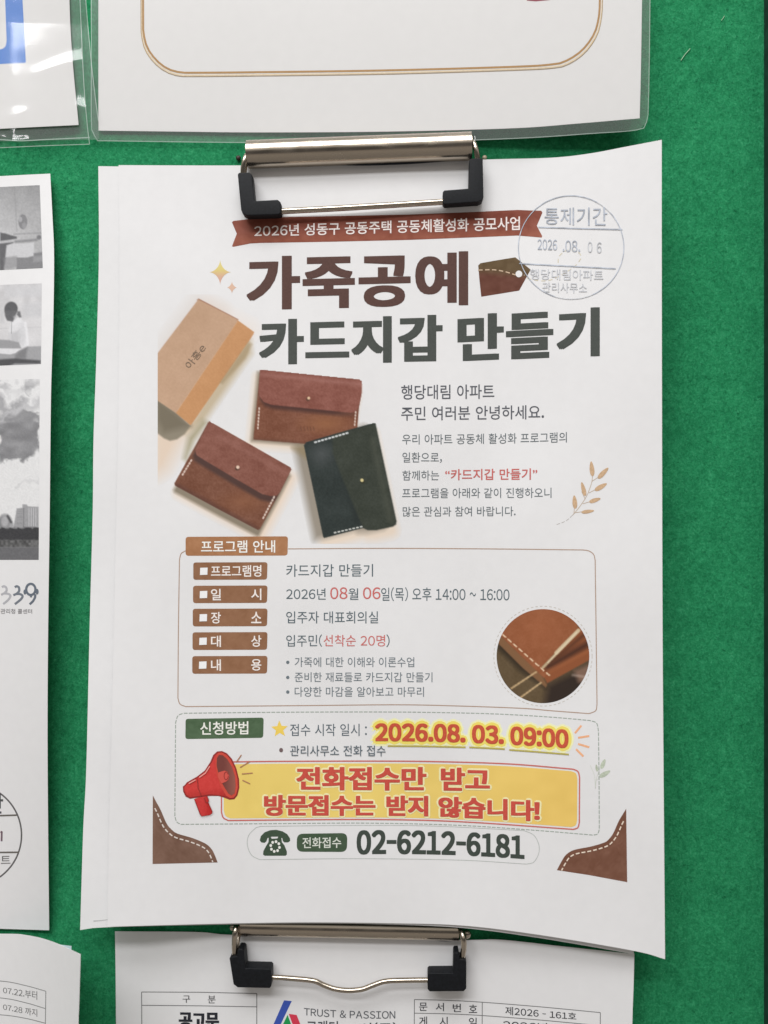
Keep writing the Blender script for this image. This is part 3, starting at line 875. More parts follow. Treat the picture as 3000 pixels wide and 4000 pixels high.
cutout('gold_sparkle', spark(860, 1063, 43, 50, 3.4), lambda X, Y: blend(blend(np.ones(X.shape + (3,)) * np.array((206, 190, 118.)), sm(1068 - Y, 16), (200, 160, 140)), sm(Y - 1030, 20) * .4, (225, 215, 180)))
cutout('gold_sparkle', spark(906, 1123, 19, 23, 3.0), lambda X, Y: np.ones(X.shape + (3,)) * np.array((205, 172, 150.)))

# date stamp
sk = mat('stamp_ink', alb((170, 176, 186)), .65, grain=.34, gscale=330, spec=.2)
st2 = mat('faint_stamp_ink', alb((186, 188, 192)), .65, grain=.22, gscale=330, spec=.2)
sp = pg.lines('date_stamp', [circ(2231, 966, 206, 202, 140, 108, 300), circ(2231, 966, 206, 202, 60, -42, 66)], 3.2, sk, layer=5)
for a_ in ((66, 108), (300, 318)): pg.lines('stamp_arc', [circ(2231, 966, 206, 202, 60, *a_)], 3, ink((194, 196, 199), .2), parent=sp, layer=5)
pg.lines('stamp_line', [[(2103, 887), (2260, 892), (2431, 896)], [(2028, 1029), (2200, 1038), (2405, 1049)]], 4.2, sk, parent=sp, layer=5)
pg.text('통제기간', 2127, 2372, 812, 876, 809, 882, .0, (160, 164, 172), parent=sp, layer=5, m=sk, name='stamp_text')
pg.text('2026', 2100, 2176, 934, 975, 936, 977, .006, (158, 162, 172), parent=sp, layer=5, m=sk, name='stamp_text')
pg.text('.08.', 2198, 2266, 938, 983, 940, 984, .006, (152, 156, 166), parent=sp, layer=5, m=sk, name='stamp_text')
pg.text('0', 2296, 2314, 944, 986, col=(160, 164, 170), bold=.004, parent=sp, layer=5, m=st2, name='stamp_text')
pg.text('6', 2331, 2350, 946, 988, col=(170, 172, 176), bold=.004, parent=sp, layer=5, m=st2, name='stamp_text')
pg.text('행당대림아파트', 2070, 2357, 1049, 1091, 1056, 1096, .0, (172, 172, 176), parent=sp, layer=5, m=st2, name='stamp_text')
pg.text('관리사무소', 2118, 2293, 1102, 1141, 1106, 1145, .0, (193, 193, 195), parent=sp, layer=5, m=st2, name='stamp_text')

# wallets photograph
KBOX = [(774, 1170), (931, 1250), (687, 1613), (612, 1563), (612, 1384)]
W1 = [(1016, 1445), (1022, 1444), (1405, 1482), (1413, 1488), (1413, 1535), (1403, 1587), (1396, 1670), (1385, 1740), (1187, 1733), (992, 1717), (990, 1710)]
W1F = [(1016, 1445), (1022, 1444), (1405, 1482), (1413, 1488), (1413, 1535), (1403, 1587), (1388, 1610), (1366, 1612), (1278, 1603), (1150, 1590), (1059, 1581), (1030, 1570), (1014, 1548), (1010, 1531)]
W2 = [(1187, 1740), (1196, 1727), (1458, 1652), (1466, 1654), (1548, 2036), (1546, 2048), (1535, 2056), (1470, 2070), (1437, 2070), (1420, 2062), (1266, 2102), (1262, 2096)]
W2F = [(1298, 1700), (1466, 1654), (1548, 2036), (1546, 2048), (1535, 2056), (1470, 2070), (1437, 2070), (1420, 2062), (1408, 2040), (1330, 1850), (1300, 1770)]
W3 = [(812, 1652), (818, 1646), (1134, 1826), (1138, 1834), (1092, 1925), (1016, 2066), (1008, 2070), (850, 1987), (684, 1897), (681, 1888)]
W3F = [(812, 1652), (818, 1646), (1134, 1826), (1138, 1834), (1092, 1925), (1080, 1936), (1058, 1938), (1024, 1930), (920, 1870), (796, 1796), (768, 1778), (762, 1758)]


def off(pts, dx, dy): return [(a + dx, b_ + dy) for a, b_ in pts]


def pic_wallets(X, Y):
    im = white(X)
    # warm reflected light and soft shadows of the photographed table
    for pts, c, r, a in ((off(W1, -16, 22), (218, 198, 176), 16, .7), (off(W3, 10, 34), (220, 198, 176), 20, .8), (off(W2, -2, 34), (218, 198, 176), 18, .75),
                         (off(KBOX, 44, 34), (220, 206, 194), 40, .6), ([(612, 1560), (744, 1664), (690, 1730), (640, 1820), (612, 1840)], (212, 192, 172), 40, .9)):
        im = blend(im, sm(sd(X, Y, pts) - r * .55, r) * a, c)
    im = blend(im, sm(sd(X, Y, [(720, 1690), (800, 1640), (980, 1380), (975, 1330), (930, 1350), (744, 1661)]) - 4, 16) * .75, (176, 158, 126))
    im = blend(im, sm(sd(X, Y, [(760, 1720), (812, 1650), (790, 1640), (735, 1705), (716, 1790), (728, 1800)]), 14) * .8, (150, 142, 112))
    im = blend(im, sm(sd(X, Y, off(W3, -3, 26)), 8) * .95, (128, 118, 102))
    im = blend(im, sm(sd(X, Y, off(W2, -38, 10)), 18) * .85, (132, 124, 112))
    im = blend(im, sm(sd(X, Y, off(W1, -10, 8)), 9) * .9, (122, 110, 94))
    im = blend(im, sm(sd(X, Y, [(1140, 1748), (1200, 1735), (1220, 1800), (1190, 1790)]), 12) * .7, (138, 122, 92))
    # kraft box
    g = 6 * vnoise(X, Y, 40, 41) + 7 * vnoise(X, Y, 5, 42)
    im = blend(im, sm(sd(X, Y, [(612, 1556), (687, 1612), (744, 1664), (722, 1695), (692, 1716), (664, 1722), (640, 1712), (612, 1690)]), 4), (134, 126, 110))
    im = blend(im, sm(sd(X, Y, [(612, 1556), (687, 1612), (744, 1664), (640, 1690), (612, 1640)]), 16) * .8, (108, 100, 84))
    im = blend(im, sm(sd(X, Y, [(768, 1172), (776, 1166), (931, 1247), (928, 1256)]), 2), (150, 108, 88))
    im = blend(im, sm(sd(X, Y, KBOX), 2), np.stack([182 + g, 150 + g, 124 + g], 2))
    im = blend(im, sm(sd(X, Y, [(774, 1170), (860, 1212), (720, 1300), (640, 1350)]), 60) * .25, (160, 128, 100))
    im = blend(im, sm(sd(X, Y, [(929, 1252), (936, 1256), (993, 1297), (990, 1306), (971, 1335), (750, 1655), (744, 1661), (687, 1613)]), 2), np.stack([186 + g, 138 + g, 96 + g], 2))
    im = blend(im, sm(sd(X, Y, [(971, 1335), (985, 1345), (960, 1400), (870, 1500), (858, 1495)]), 6) * .6, (150, 130, 98))
    # upper wallet
    n1_ = 12 * vnoise(X, Y, 44, 43) + 8 * vnoise(X, Y * 2.5, 30, 48) + 13 * vnoise(X, Y, 5, 44)
    im = blend(im, sm(sd(X, Y, W1), 2), np.stack([117 + n1_, 74 + n1_, 56 + n1_], 2))
    im = blend(im, sm(np.hypot((X - 1270) / 120., (Y - 1655) / 50.) - .6, .5) * sm(sd(X, Y, W1), 2) * .7, (146, 98, 66))
    im = blend(im, sm(np.abs(Y - 1718 - (X - 990) * .08) - 6, 8) * sm(sd(X, Y, W1), 2) * .5, (84, 56, 46))
    im = blend(im, sm(sd(X, Y, off(W1F, 4, 16)), 8) * sm(sd(X, Y, W1), 2) * np.clip((1420 - X) / 120, 0, 1) * .85, (70, 46, 42))
    im = blend(im, sm(sd(X, Y, W1F), 2), np.stack([128 + n1_, 79 + n1_, 68 + n1_], 2))
    im = blend(im, sm(np.abs(Y - 1462 - (X - 1016) * .10) - 5, 10) * sm(sd(X, Y, W1F), 2) * .45, (168, 124, 116))
    im = stitch(im, X, Y, (1013, 1590), (1007, 1678), 7, 5, (214, 196, 184)); im = stitch(im, X, Y, (1390, 1605), (1385, 1665), 5, 5, (214, 196, 184))
    im = blend(im, sm(np.hypot(X - 1203, Y - 1559) - 8, 2), (92, 62, 50)); im = blend(im, sm(np.hypot(X - 1206, Y - 1555) - 5.5, 2), (214, 184, 150))
    for i, dx in enumerate((0, 14, 26, 38, 50)): im = blend(im, sm(seg(X, Y, (1174 + dx, 1668), (1177 + dx, 1682)) - 1.5, 2) * .5, (80, 52, 42))
    # lower left wallet
    im = blend(im, sm(sd(X, Y, W3), 2), np.stack([114 + n1_, 74 + n1_, 57 + n1_], 2))
    im = blend(im, sm(np.hypot((X - 950) / 110., (Y - 1960) / 55.) - .6, .5) * sm(sd(X, Y, W3), 2) * .6, (136, 90, 64))
    im = blend(im, sm(seg(X, Y, (690, 1898), (1010, 2072)) - 10, 9) * sm(sd(X, Y, W3), 2) * .6, (82, 54, 48))
    im = blend(im, sm(sd(X, Y, off(W3F, -9, 22)), 7) * sm(sd(X, Y, W3), 2) * .9, (72, 52, 48))
    im = blend(im, sm(sd(X, Y, W3F), 2), np.stack([124 + n1_, 79 + n1_, 67 + n1_], 2))
    im = blend(im, sm(seg(X, Y, (860, 1705), (1120, 1850)) - 6, 12) * sm(sd(X, Y, W3F), 2) * .35, (160, 116, 106))
    im = stitch(im, X, Y, (750, 1794), (711, 1858), 6, 6, (210, 190, 178)); im = stitch(im, X, Y, (1073, 1937), (1026, 2028), 8, 6, (214, 196, 184))
    im = blend(im, sm(np.hypot(X - 927, Y - 1829) - 9, 2), (84, 58, 48)); im = blend(im, sm(np.hypot(X - 929, Y - 1825) - 6.5, 2), (216, 188, 168))
    # green wallet
    n2_ = 8 * vnoise(X, Y, 40, 45) + 9 * vnoise(X, Y, 5, 46)
    im = blend(im, sm(sd(X, Y, W2), 2), np.stack([45 + n2_, 52 + n2_, 50 + n2_], 2))
    im = blend(im, sm(np.hypot((X - 1255) / 60., (Y - 1775) / 60.) - .5, .6) * sm(sd(X, Y, W2), 2) * .6, (96, 98, 100))
    im = blend(im, sm(seg(X, Y, (1325, 1770), (1400, 2030)) - 14, 16) * sm(sd(X, Y, W2), 2) * .7, (36, 42, 40))
    im = blend(im, sm(sd(X, Y, W2F), 5), np.stack([54 + n2_, 59 + n2_, 51 + n2_], 2))
    im = blend(im, sm(seg(X, Y, (1455, 1720), (1525, 2030)) - 6, 16) * sm(sd(X, Y, W2F), 2) * .5, (86, 88, 76))
    im = stitch(im, X, Y, (1226, 1729), (1362, 1690), 10, 6.5, (205, 208, 208)); im = stitch(im, X, Y, (1302, 2082), (1418, 2056), 8, 5, (205, 206, 200))
    im = blend(im, sm(np.hypot(X - 1416, Y - 1880) - 8.5, 2), (40, 40, 30)); im = blend(im, sm(np.hypot(X - 1414, Y - 1876) - 6.5, 2), (206, 192, 140))
    return im


def wm(X, Y):
    im = pic_wallets(X, Y)
    return np.abs(im - np.array(PW)).max(2) > 1.2


pw = pg.patch('wallet_photo', 616, 1150, 1600, 2124, 3, pic_wallets, mask=wm, layer=.4, label='printed photo of a kraft box, two brown wallets and a green wallet')
# handwritten word on the box, running up to the right
V, F = typeset('아홍e', .0)
lo_, hi_ = V.min(0), V.max(0); U = (V - (lo_ + hi_) / 2) / (hi_[0] - lo_[0]) * 105
ca, sa = math.cos(math.radians(53)), math.sin(math.radians(53))
pg.put('box_lettering', np.stack([763 + U[:, 0] * ca - U[:, 1] * .8 * sa, 1392 - (U[:, 0] * sa + U[:, 1] * .8 * ca)], 1), F, ink((124, 106, 90), .3), parent=pw, layer=3)

# greeting text
G1, G2 = (84, 86, 92), (92, 100, 104)
pg.text('행당대림 아파트', 1567, 1931, 1504, 1561, 1501, 1557, .007, G1)
pg.text('주민 여러분 안녕하세요.', 1567, 2125, 1589, 1643, 1582, 1637, .007, G1)
pg.text('우리 아파트 공동체 활성화 프로그램의', 1571, 2214, 1696, 1736, 1687, 1728, .0, G2, sag=2)
pg.text('일환으로,', 1572, 1726, 1767, 1808, 1767, 1808, .0, G2)
pg.text('함께하는', 1572, 1715, 1838, 1877, 1837, 1876, .0, G2)
pg.text('“카드지갑 만들기”', 1739, 2099, 1833, 1876, 1829, 1874, .012, (186, 96, 92), label='red text line')
pg.text('프로그램을 아래와 같이 진행하오니', 1571, 2154, 1907, 1946, 1905, 1945, .0, G2)
pg.text('많은 관심과 참여 바랍니다.', 1573, 2014, 1979, 2018, 1978, 2016, .0, G2)


def leaf(cx, cy, ln, wd, ang, c):
    a = math.radians(ang); out = []
    for k in range(24):
        th = 2 * math.pi * k / 24; x = ln * math.cos(th); y = wd * math.sin(th) * (1 - .25 * math.cos(th))
        out.append((cx + x * math.cos(a) + y * math.sin(a), cy - x * math.sin(a) + y * math.cos(a)))
    return out


br = pg.lines('twig_drawing', [bez([(2237, 2012), (2260, 1985), (2288, 1944), (2305, 1905), (2313, 1876), (2314, 1850)], 40), [(2313, 1880), (2340, 1862)], [(2300, 1926), (2330, 1910)],
                               [(2286, 1950), (2272, 1920)], [(2276, 1968), (2310, 1958)], [(2242, 2006), (2244, 1980)], [(2245, 2003), (2280, 1998)]], 2.6, ink((180, 164, 146)), label='drawn twig with tan leaves')
pg.lines('twig_stem', [bez([(2237, 2012), (2210, 2035), (2172, 2050)], 20)], 2.2, ink((165, 160, 155)), parent=br, dash=(14, 6))
pg.polys('twig_leaves', [leaf(2312, 1831, 29, 9, 96, 0), leaf(2356, 1848, 29, 9, 46, 0), leaf(2279, 1910, 28, 8, 105, 0), leaf(2347, 1902, 27, 9, 30, 0), leaf(2245, 1961, 26, 9, 95, 0),
                         leaf(2324, 1954, 23, 8, 18, 0), leaf(2296, 1998, 25, 7, 8, 0)], ink((190, 160, 128), .15), parent=br, layer=2)

# programme box
bx = bez([(724, 2150), (708, 2162), (701, 2184)], 8)
box_path = np.vstack([bez([(1125, 2144), (1500, 2142), (1900, 2144), (2265, 2148)], 60), bez([(2275, 2148), (2300, 2152), (2319, 2166), (2325, 2190)], 12),
                      bez([(2325, 2200), (2329, 2500), (2332, 2740)], 40), bez([(2332, 2752), (2327, 2776), (2303, 2787)], 10),
                      bez([(2295, 2787), (2150, 2776), (2042, 2767), (1800, 2758), (1560, 2753), (1200, 2756), (740, 2760)], 90), bez([(725, 2760), (703, 2750), (695, 2727)], 10),
                      bez([(695, 2715), (697, 2450), (701, 2190)], 40), bez([(702, 2180), (708, 2162), (726, 2151)], 8)])
pg.lines('info_box_line', [box_path], 3.6, ink((164, 138, 120)))
bd = cutout('section_badge', rquad((725, 2097), (1125, 2095), (1123, 2170), (725, 2171), 12), lambda X, Y: np.array((158, 112, 78.)) + 12 * vnoise(X, Y, 20, 51)[..., None] + 8 * vnoise(X, Y, 5, 52)[..., None], cutx=10)
pg.text('프로그램 안내', 785, 1075, 2111, 2160, 2110, 2159, .014, (232, 226, 220), parent=bd, layer=3, name='badge_text')
rows = [(2197, 2265, '프로그램명', None, 755), (2288, 2356, '일', '시', 754), (2378, 2447, '장', '소', 753), (2470, 2539, '대', '상', 752), (2563, 2632, '내', '용', 751)]
for y0_, y1_, a, c, xl in rows:
    bd = cutout('row_badge', rquad((xl, y0_), (1045, y0_ - 1), (1043, y1_ - 1), (xl, y1_), 11),
                lambda X, Y: np.array((136, 98, 72.)) + 10 * vnoise(X, Y, 20, 53)[..., None] + 7 * vnoise(X, Y, 5, 54)[..., None], cutx=10)
    ym = (y0_ + y1_) / 2
    pg.poly('badge_square', [(xl + 27, ym - 13), (xl + 56, ym - 14), (xl + 55, ym + 14), (xl + 26, ym + 15)], ink((236, 232, 228), .02), parent=bd, layer=3)
    if c is None: pg.text(a, 824, 1021, ym - 22, ym + 23, ym - 24, ym + 22, .014, (228, 220, 214), parent=bd, layer=3, name='badge_text')
    else:
        pg.text(a, 824, 863, ym - 22, ym + 23, bold=.014, col=(228, 220, 214), parent=bd, layer=3, name='badge_text')
        pg.text(c, 981, 1021, ym - 23, ym + 22, bold=.014, col=(228, 220, 214), parent=bd, layer=3, name='badge_text')
G3, RD = (82, 96, 102), (192, 100, 96)
pg.text('카드지갑 만들기', 1118, 1457, 2205, 2253, 2203, 2252, .001, G3)
pg.text('2026년', 1118, 1272, 2298, 2342, bold=.001, col=G3)
pg.text('08', 1290, 1357, 2294, 2340, bold=.006, col=RD, label='red numerals'); pg.text('월', 1361, 1400, 2298, 2343, bold=.001, col=G3)
pg.text('06', 1418, 1486, 2294, 2340, bold=.006, col=RD, label='red numerals')
pg.text('일(목) 오후 14:00 ~ 16:00', 1489, 1990, 2294, 2348, 2296, 2350, .001, G3, sag=-1)
pg.text('입주자 대표회의실', 1118, 1477, 2388, 2435, 2388, 2435, .001, G3)
pg.text('입주민(', 1118, 1258, 2479, 2527, 2478, 2526, .001, G3); pg.text('선착순 20명', 1264, 1504, 2480, 2525, bold=.002, col=RD, label='red text line'); pg.text(')', 1509, 1522, 2478, 2528, bold=.001, col=G3)
G4 = (104, 114, 120)
for yt, yb, xr, s_ in ((2567, 2605, 1618, '가죽에 대한 이해와 이론수업'), (2626, 2664, 1689, '준비한 재료들로 카드지갑 만들기'), (2683, 2721, 1656, '다양한 마감을 알아보고 마무리')):
    tx = pg.text(s_, 1151, xr, yt, yb, yt, yb + 1, .0, G4)
    pg.poly('bullet', circ(1124, (yt + yb) / 2 + 1, 6.5, n_=16), ink(G4), parent=tx, layer=2)

# round leather photo
CX, CY, CR = 2121, 2563, 181


def pic_stitching(X, Y):
    s = .5425; P = lambda x, y: (1500 + x * s, 2100 + y * s)
    g = 8 * vnoise(X, Y, 24, 61) + 8 * vnoise(X, Y, 5, 62)
    im = np.stack([92 + g, 76 + g, 54 + g], 2)
    im = blend(im, sm(sd(X, Y, [P(1180, 1060), P(1500, 900), P(1500, 1220), P(1150, 1220)]), 20), (48, 38, 32))
    im = blend(im, sm(sd(X, Y, [P(1370, 960), P(1500, 900), P(1500, 1060), P(1400, 1040)]), 10) * .9, (128, 100, 84))
    im = blend(im, sm(seg(X, Y, P(1360, 990), P(1500, 1010)) - 3, 6) * .6, (196, 176, 164))
    im = blend(im, sm(sd(X, Y, [P(820, 740), P(850, 740), P(1170, 1050), P(1160, 1085), P(980, 960), P(820, 800)]), 14) * .9, (44, 36, 26))
    im = blend(im, sm(sd(X, Y, [P(830, 700), P(1130, 985), P(1175, 1060), P(1165, 1080), P(1000, 940), P(800, 740)]), 3), (122, 88, 60))
    im = blend(im, sm(sd(X, Y, [P(1175, 1050), P(1130, 960), P(1180, 900), P(1400, 640), P(1520, 700), P(1500, 870), P(1190, 1040)]), 3), (134, 78, 48))
    im = blend(im, sm(seg(X, Y, P(1180, 930), P(1480, 760)) - 12, 12) * .9, (66, 40, 30))
    im = blend(im, sm(seg(X, Y, P(1200, 900), P(1440, 700)) - 8, 8) * .8, (84, 50, 34))
    im = blend(im, sm(seg(X, Y, P(1190, 960), P(1500, 800)) - 5, 8) * .6, (158, 96, 60))
    top = [P(800, 660), P(900, 480), P(1180, 460), P(1400, 600), P(1390, 660), P(1140, 930), P(1165, 985), P(1150, 1010), P(840, 710)]
    im = blend(im, sm(sd(X, Y, top), 3), np.stack([140 + g, 84 + g, 54 + g], 2))
    im = blend(im, sm(np.hypot(X - P(1130, 640)[0], Y - P(1130, 640)[1]) - 60, 60) * sm(sd(X, Y, top), 3) * .4, (160, 98, 66))
    im = stitch(im, X, Y, P(845, 690), P(1200, 1000), 9, 5, (222, 196, 166), .5)
    im = blend(im, sm(seg(X, Y, P(1145, 935), P(1400, 672)) - 5 - 4 * np.clip((Y - 2100) / -1, 0, 0), 2.5), (178, 158, 126))
    im = blend(im, sm(seg(X, Y, P(1240, 830), P(1400, 668)) - 7, 2.5), (196, 178, 146))
    im = blend(im, sm(seg(X, Y, P(1180, 900), P(1390, 680)) - 1.5, 2) * .7, (226, 212, 184))
    im = blend(im, sm(seg(X, Y, P(918, 1085), P(1095, 968)) - 3, 2.5), (190, 162, 122))
    im = blend(im, sm(seg(X, Y, P(985, 1150), P(1130, 1045)) - 3, 2.5), (190, 162, 122))
    return im


DISC = circ(CX, CY, CR, CR * 1.015, 90)
cp = cutout('leather_stitching_photo', DISC, pic_stitching, cutx=4, label='round printed photo of stitching brown leather')
pg.lines('dashed_ring', [circ(CX, CY, 192, 195, 120)], 2.4, ink((186, 180, 170)), parent=cp, dash=(10, 8), closed=True)

# application box
ap = np.vstack([bez([(718, 2786), (1100, 2782), (1460, 2781), (1700, 2783), (1940, 2789), (2150, 2801), (2300, 2814)], 90), bez([(2306, 2815), (2330, 2824), (2337, 2850)], 8),
                bez([(2338, 2860), (2340, 3050), (2341, 3230)], 40), bez([(2341, 3240), (2334, 3258), (2314, 3262)], 8),
                bez([(2305, 3261), (2100, 3244), (1856, 3227), (1650, 3219), (1400, 3215), (1100, 3217), (715, 3220)], 90), bez([(706, 3220), (690, 3210), (683, 3188)], 8),
                bez([(683, 3180), (684, 3029), (686, 2830)], 40), bez([(686, 2822), (695, 2796), (716, 2786)], 8)])
pg.lines('apply_box_line', [ap], 3.6, ink((150, 160, 150)), dash=(15, 4))
gb = cutout('section_badge', rquad((725, 2808), (1030, 2803), (1028, 2882), (724, 2887), 11), lambda X, Y: np.array((76, 98, 72.)) + 12 * vnoise(X, Y, 20, 55)[..., None] + 8 * vnoise(X, Y, 5, 56)[..., None], cutx=10, label='green section badge')
pg.text('신청방법', 782, 970, 2820, 2871, 2817, 2869, .014, (226, 226, 218), parent=gb, layer=3, name='badge_text')
sr = []
for k in range(10):
    a = math.radians(-92 + 36 * k); r = 34 if k % 2 == 0 else 15; sr.append((1092 + r * math.cos(a), 2848 + r * math.sin(a)))
pg.poly('yellow_star', sr, ink((226, 196, 92), .06))
pg.text('접수 시작 일시 :', 1133, 1433, 2828, 2875, 2827, 2875, .002, (84, 96, 104))
tx = pg.text('관리사무소 전화 접수', 1133, 1506, 2912, 2953, 2912, 2954, .002, (84, 96, 104), layer=6)
pg.poly('bullet', circ(1098, 2930, 7.5, 8.5, 16), ink((110, 92, 92)), parent=tx, layer=3)
# glowing date: yellow halo, red figures, soft underline
s_ = '2026.08. 03. 09:00'
for fat, lay, c in ((20, 1, (238, 230, 180)), (12, 2, (232, 210, 104))):
    pg.text(s_, 1465, 2221, 2825, 2896, 2850, 2924, .012, c, fat=fat, layer=lay, sag=-7, name='highlight_glow', m=ink(c, .03), grow=False)
pg.lines('underline', [bez([(1514, 2914), (1650, 2915), (1819, 2919)], 30), bez([(1833, 2919), (1900, 2922), (1972, 2926)], 20), bez([(1989, 2929), (2100, 2937), (2222, 2947)], 20)], 6, ink((176, 164, 84)), layer=4)
pg.text(s_, 1465, 2221, 2825, 2896, 2850, 2924, .014, (190, 82, 60), layer=5, sag=-7, name='date_text', fat=(3, 1.5), label='bold red date on a yellow glow')
for a, c in (((2246, 2864), (2271, 2834)), ((2258, 2882), (2302, 2875)), ((2258, 2906), (2302, 2919)), ((2250, 2926), (2279, 2955))):
    pg.lines('emphasis_ray', [[a, c]], 8, ink((226, 168, 128)))
# small sprig
gs = ink((178, 186, 168), .2)
pg.polys('sprig_drawing', [leaf(2356, 2984, 20, 8, 68, 0), leaf(2363, 3023, 24, 9, 30, 0), leaf(2331, 3000, 14, 5, 100, 0)], gs, label='faint green sprig')
pg.lines('sprig_stem', [bez([(2326, 3080), (2330, 3040), (2345, 3000)], 20), bez([(2326, 3080), (2322, 3030), (2306, 2990)], 20), [(2328, 3050), (2345, 3035)]], 2, ink((196, 200, 190)))

# yellow banner
yb_ = np.vstack([bez([(911, 2976), (1100, 2974), (1460, 2973), (1700, 2975), (1986, 2984), (2233, 3004)], 60), bez([(2240, 3005), (2258, 3014), (2264, 3036)], 8), bez([(2264, 3045), (2263, 3200)], 10),
                 bez([(2263, 3212), (2257, 3233), (2238, 3240)], 8), bez([(2230, 3239), (2050, 3226), (1856, 3213), (1650, 3204), (1400, 3201), (1100, 3203), (900, 3205)], 60), bez([(891, 3205), (872, 3194), (865, 3172)], 8),
                 bez([(865, 3165), (865, 3000)], 12)])
bn = pg.lines('banner_frame', [yb_], 5, ink((192, 104, 96)), closed=True, layer=2, label='red rounded outline of the yellow banner')
ctr = yb_.mean(0)
inner = [tuple(p + np.clip((ctr - p) * np.array([9.0 / 700, 9.0 / 115]), -9, 9)) for p in yb_]
cutout('banner_panel', inner, lambda X, Y: np.array((222, 196, 108.)) + np.array((0, -8, -6.)) * cl((X - 1500) / 700.)[..., None] + 6 * vnoise(X, Y, 40, 57)[..., None], layer=1, cutx=20, label='yellow banner panel')
RR, HALO = (190, 78, 66), (238, 222, 172)
for s_, xl, xr, a, b_, c, d, lf in (('전화접수만', 1157, 1666, 2996, 3086, 2996, 3089, 3), ('받고', 1722, 1914, 2997, 3088, 3001, 3091, 3), ('방문접수는', 1031, 1467, 3105, 3187, 3106, 3187, 3),
                                    ('받지', 1509, 1673, 3107, 3188, 3109, 3189, 3), ('않습니다!', 1712, 2109, 3110, 3192, 3127, 3209, 3)):
    tx = pg.text(s_, xl, xr, a, b_, c, d, .012, RR, layer=6, fat=(3.3, 1.4), name='banner_text', label='bold red banner text')
    pg.text(s_, xl, xr, a, b_, c, d, .012, HALO, layer=3, fat=7.5, grow=False, name='text_halo', parent=tx, m=ink(HALO, .02))
# megaphone
k = .4822; MP = lambda pts: [(660 + x * k, 2740 + y * k) for x, y in pts]
red = lambda X, Y: np.array((196, 62, 58.)) + 22 * cl((2985 + (X - 760) * -.4 - Y) / 60.)[..., None] * np.array((.6, .3, .3)) - 30 * cl((Y - 3085 + (X - 760) * .1) / 40.)[..., None] * np.array((1, .5, .5)) + 8 * vnoise(X, Y, 6, 58)[..., None]
mg = cutout('megaphone_drawing', MP([(390, 405), (430, 402), (470, 420), (510, 465), (545, 540), (568, 630), (570, 700), (555, 760), (530, 792), (490, 796), (450, 780), (400, 765), (330, 765), (255, 775),
                               (170, 788), (135, 770), (115, 730), (112, 690), (130, 675), (145, 655), (225, 610), (290, 560), (335, 490), (358, 435)]), lambda X, Y: np.array((142, 48, 46.)) + 0 * X[..., None], layer=3, cutx=10, label='red megaphone drawing')
cutout('megaphone_cone', MP([(395, 420), (380, 480), (385, 560), (410, 650), (450, 735), (500, 780), (440, 765), (330, 752), (262, 765), (170, 776), (140, 755), (125, 720), (125, 695), (150, 668), (228, 622), (300, 565), (350, 490), (372, 440)]), red, parent=mg, layer=5, cutx=6)
cutout('megaphone_rim', MP([(400, 415), (430, 414), (465, 432), (502, 475), (535, 545), (556, 630), (558, 700), (545, 755), (524, 780), (495, 783), (465, 765), (420, 690), (390, 600), (376, 510), (382, 440)]), lambda X, Y: np.array((196, 74, 60.)) + 8 * vnoise(X, Y, 6, 59)[..., None], parent=mg, layer=7, cutx=10)
cutout('megaphone_mouth', MP([(405, 432), (435, 436), (470, 465), (510, 530), (535, 610), (540, 690), (530, 745), (505, 762), (480, 745), (440, 680), (405, 600), (386, 520), (388, 460)]),
       lambda X, Y: blend(np.ones(X.shape + (3,)) * np.array((112, 62, 56.)), cl((X - 875) / 50.), (150, 92, 80)), parent=mg, layer=9, cutx=8)
cutout('megaphone_core', MP([(400, 575), (450, 560), (475, 570), (488, 605), (480, 635), (462, 650), (425, 665), (398, 612)]), lambda X, Y: np.array((200, 84, 74.)) + 0 * X[..., None], parent=mg, layer=11, cutx=10)
pg.lines('megaphone_line', [circ(660 + 463 * k, 2740 + 602 * k, 8, 15, 20), MP([(228, 622), (235, 700), (262, 765)])], 2.5, ink((140, 52, 48)), parent=mg, layer=13)
pg.lines('megaphone_shine', [MP([(330, 525), (295, 580), (245, 615)]), MP([(215, 635), (160, 665)])], 4.5, ink((224, 150, 142)), parent=mg, layer=13)
cutout('megaphone_handle', MP([(205, 790), (240, 778), (310, 768), (322, 800), (318, 820), (350, 890), (350, 905), (330, 920), (265, 930), (252, 915)]), lambda X, Y: np.array((192, 58, 56.)) - 16 * cl((X - 795) / 20.)[..., None] + 8 * vnoise(X, Y, 6, 60)[..., None], parent=mg, layer=4, cutx=6)
pg.lines('megaphone_line', [MP([(205, 790), (252, 915), (265, 930), (330, 920), (350, 905), (350, 890), (318, 820), (322, 800), (310, 768)]), MP([(285, 780), (295, 815), (318, 820)])], 2.5, ink((140, 52, 48)), parent=mg, layer=13)
for a, c in (((545, 492), (587, 432)), ((575, 535), (655, 487)), ((590, 587), (678, 580)), ((595, 638), (657, 667))):
    pg.lines('sound_ray', [MP([a, c])], 4, ink((168, 120, 92)), layer=5)
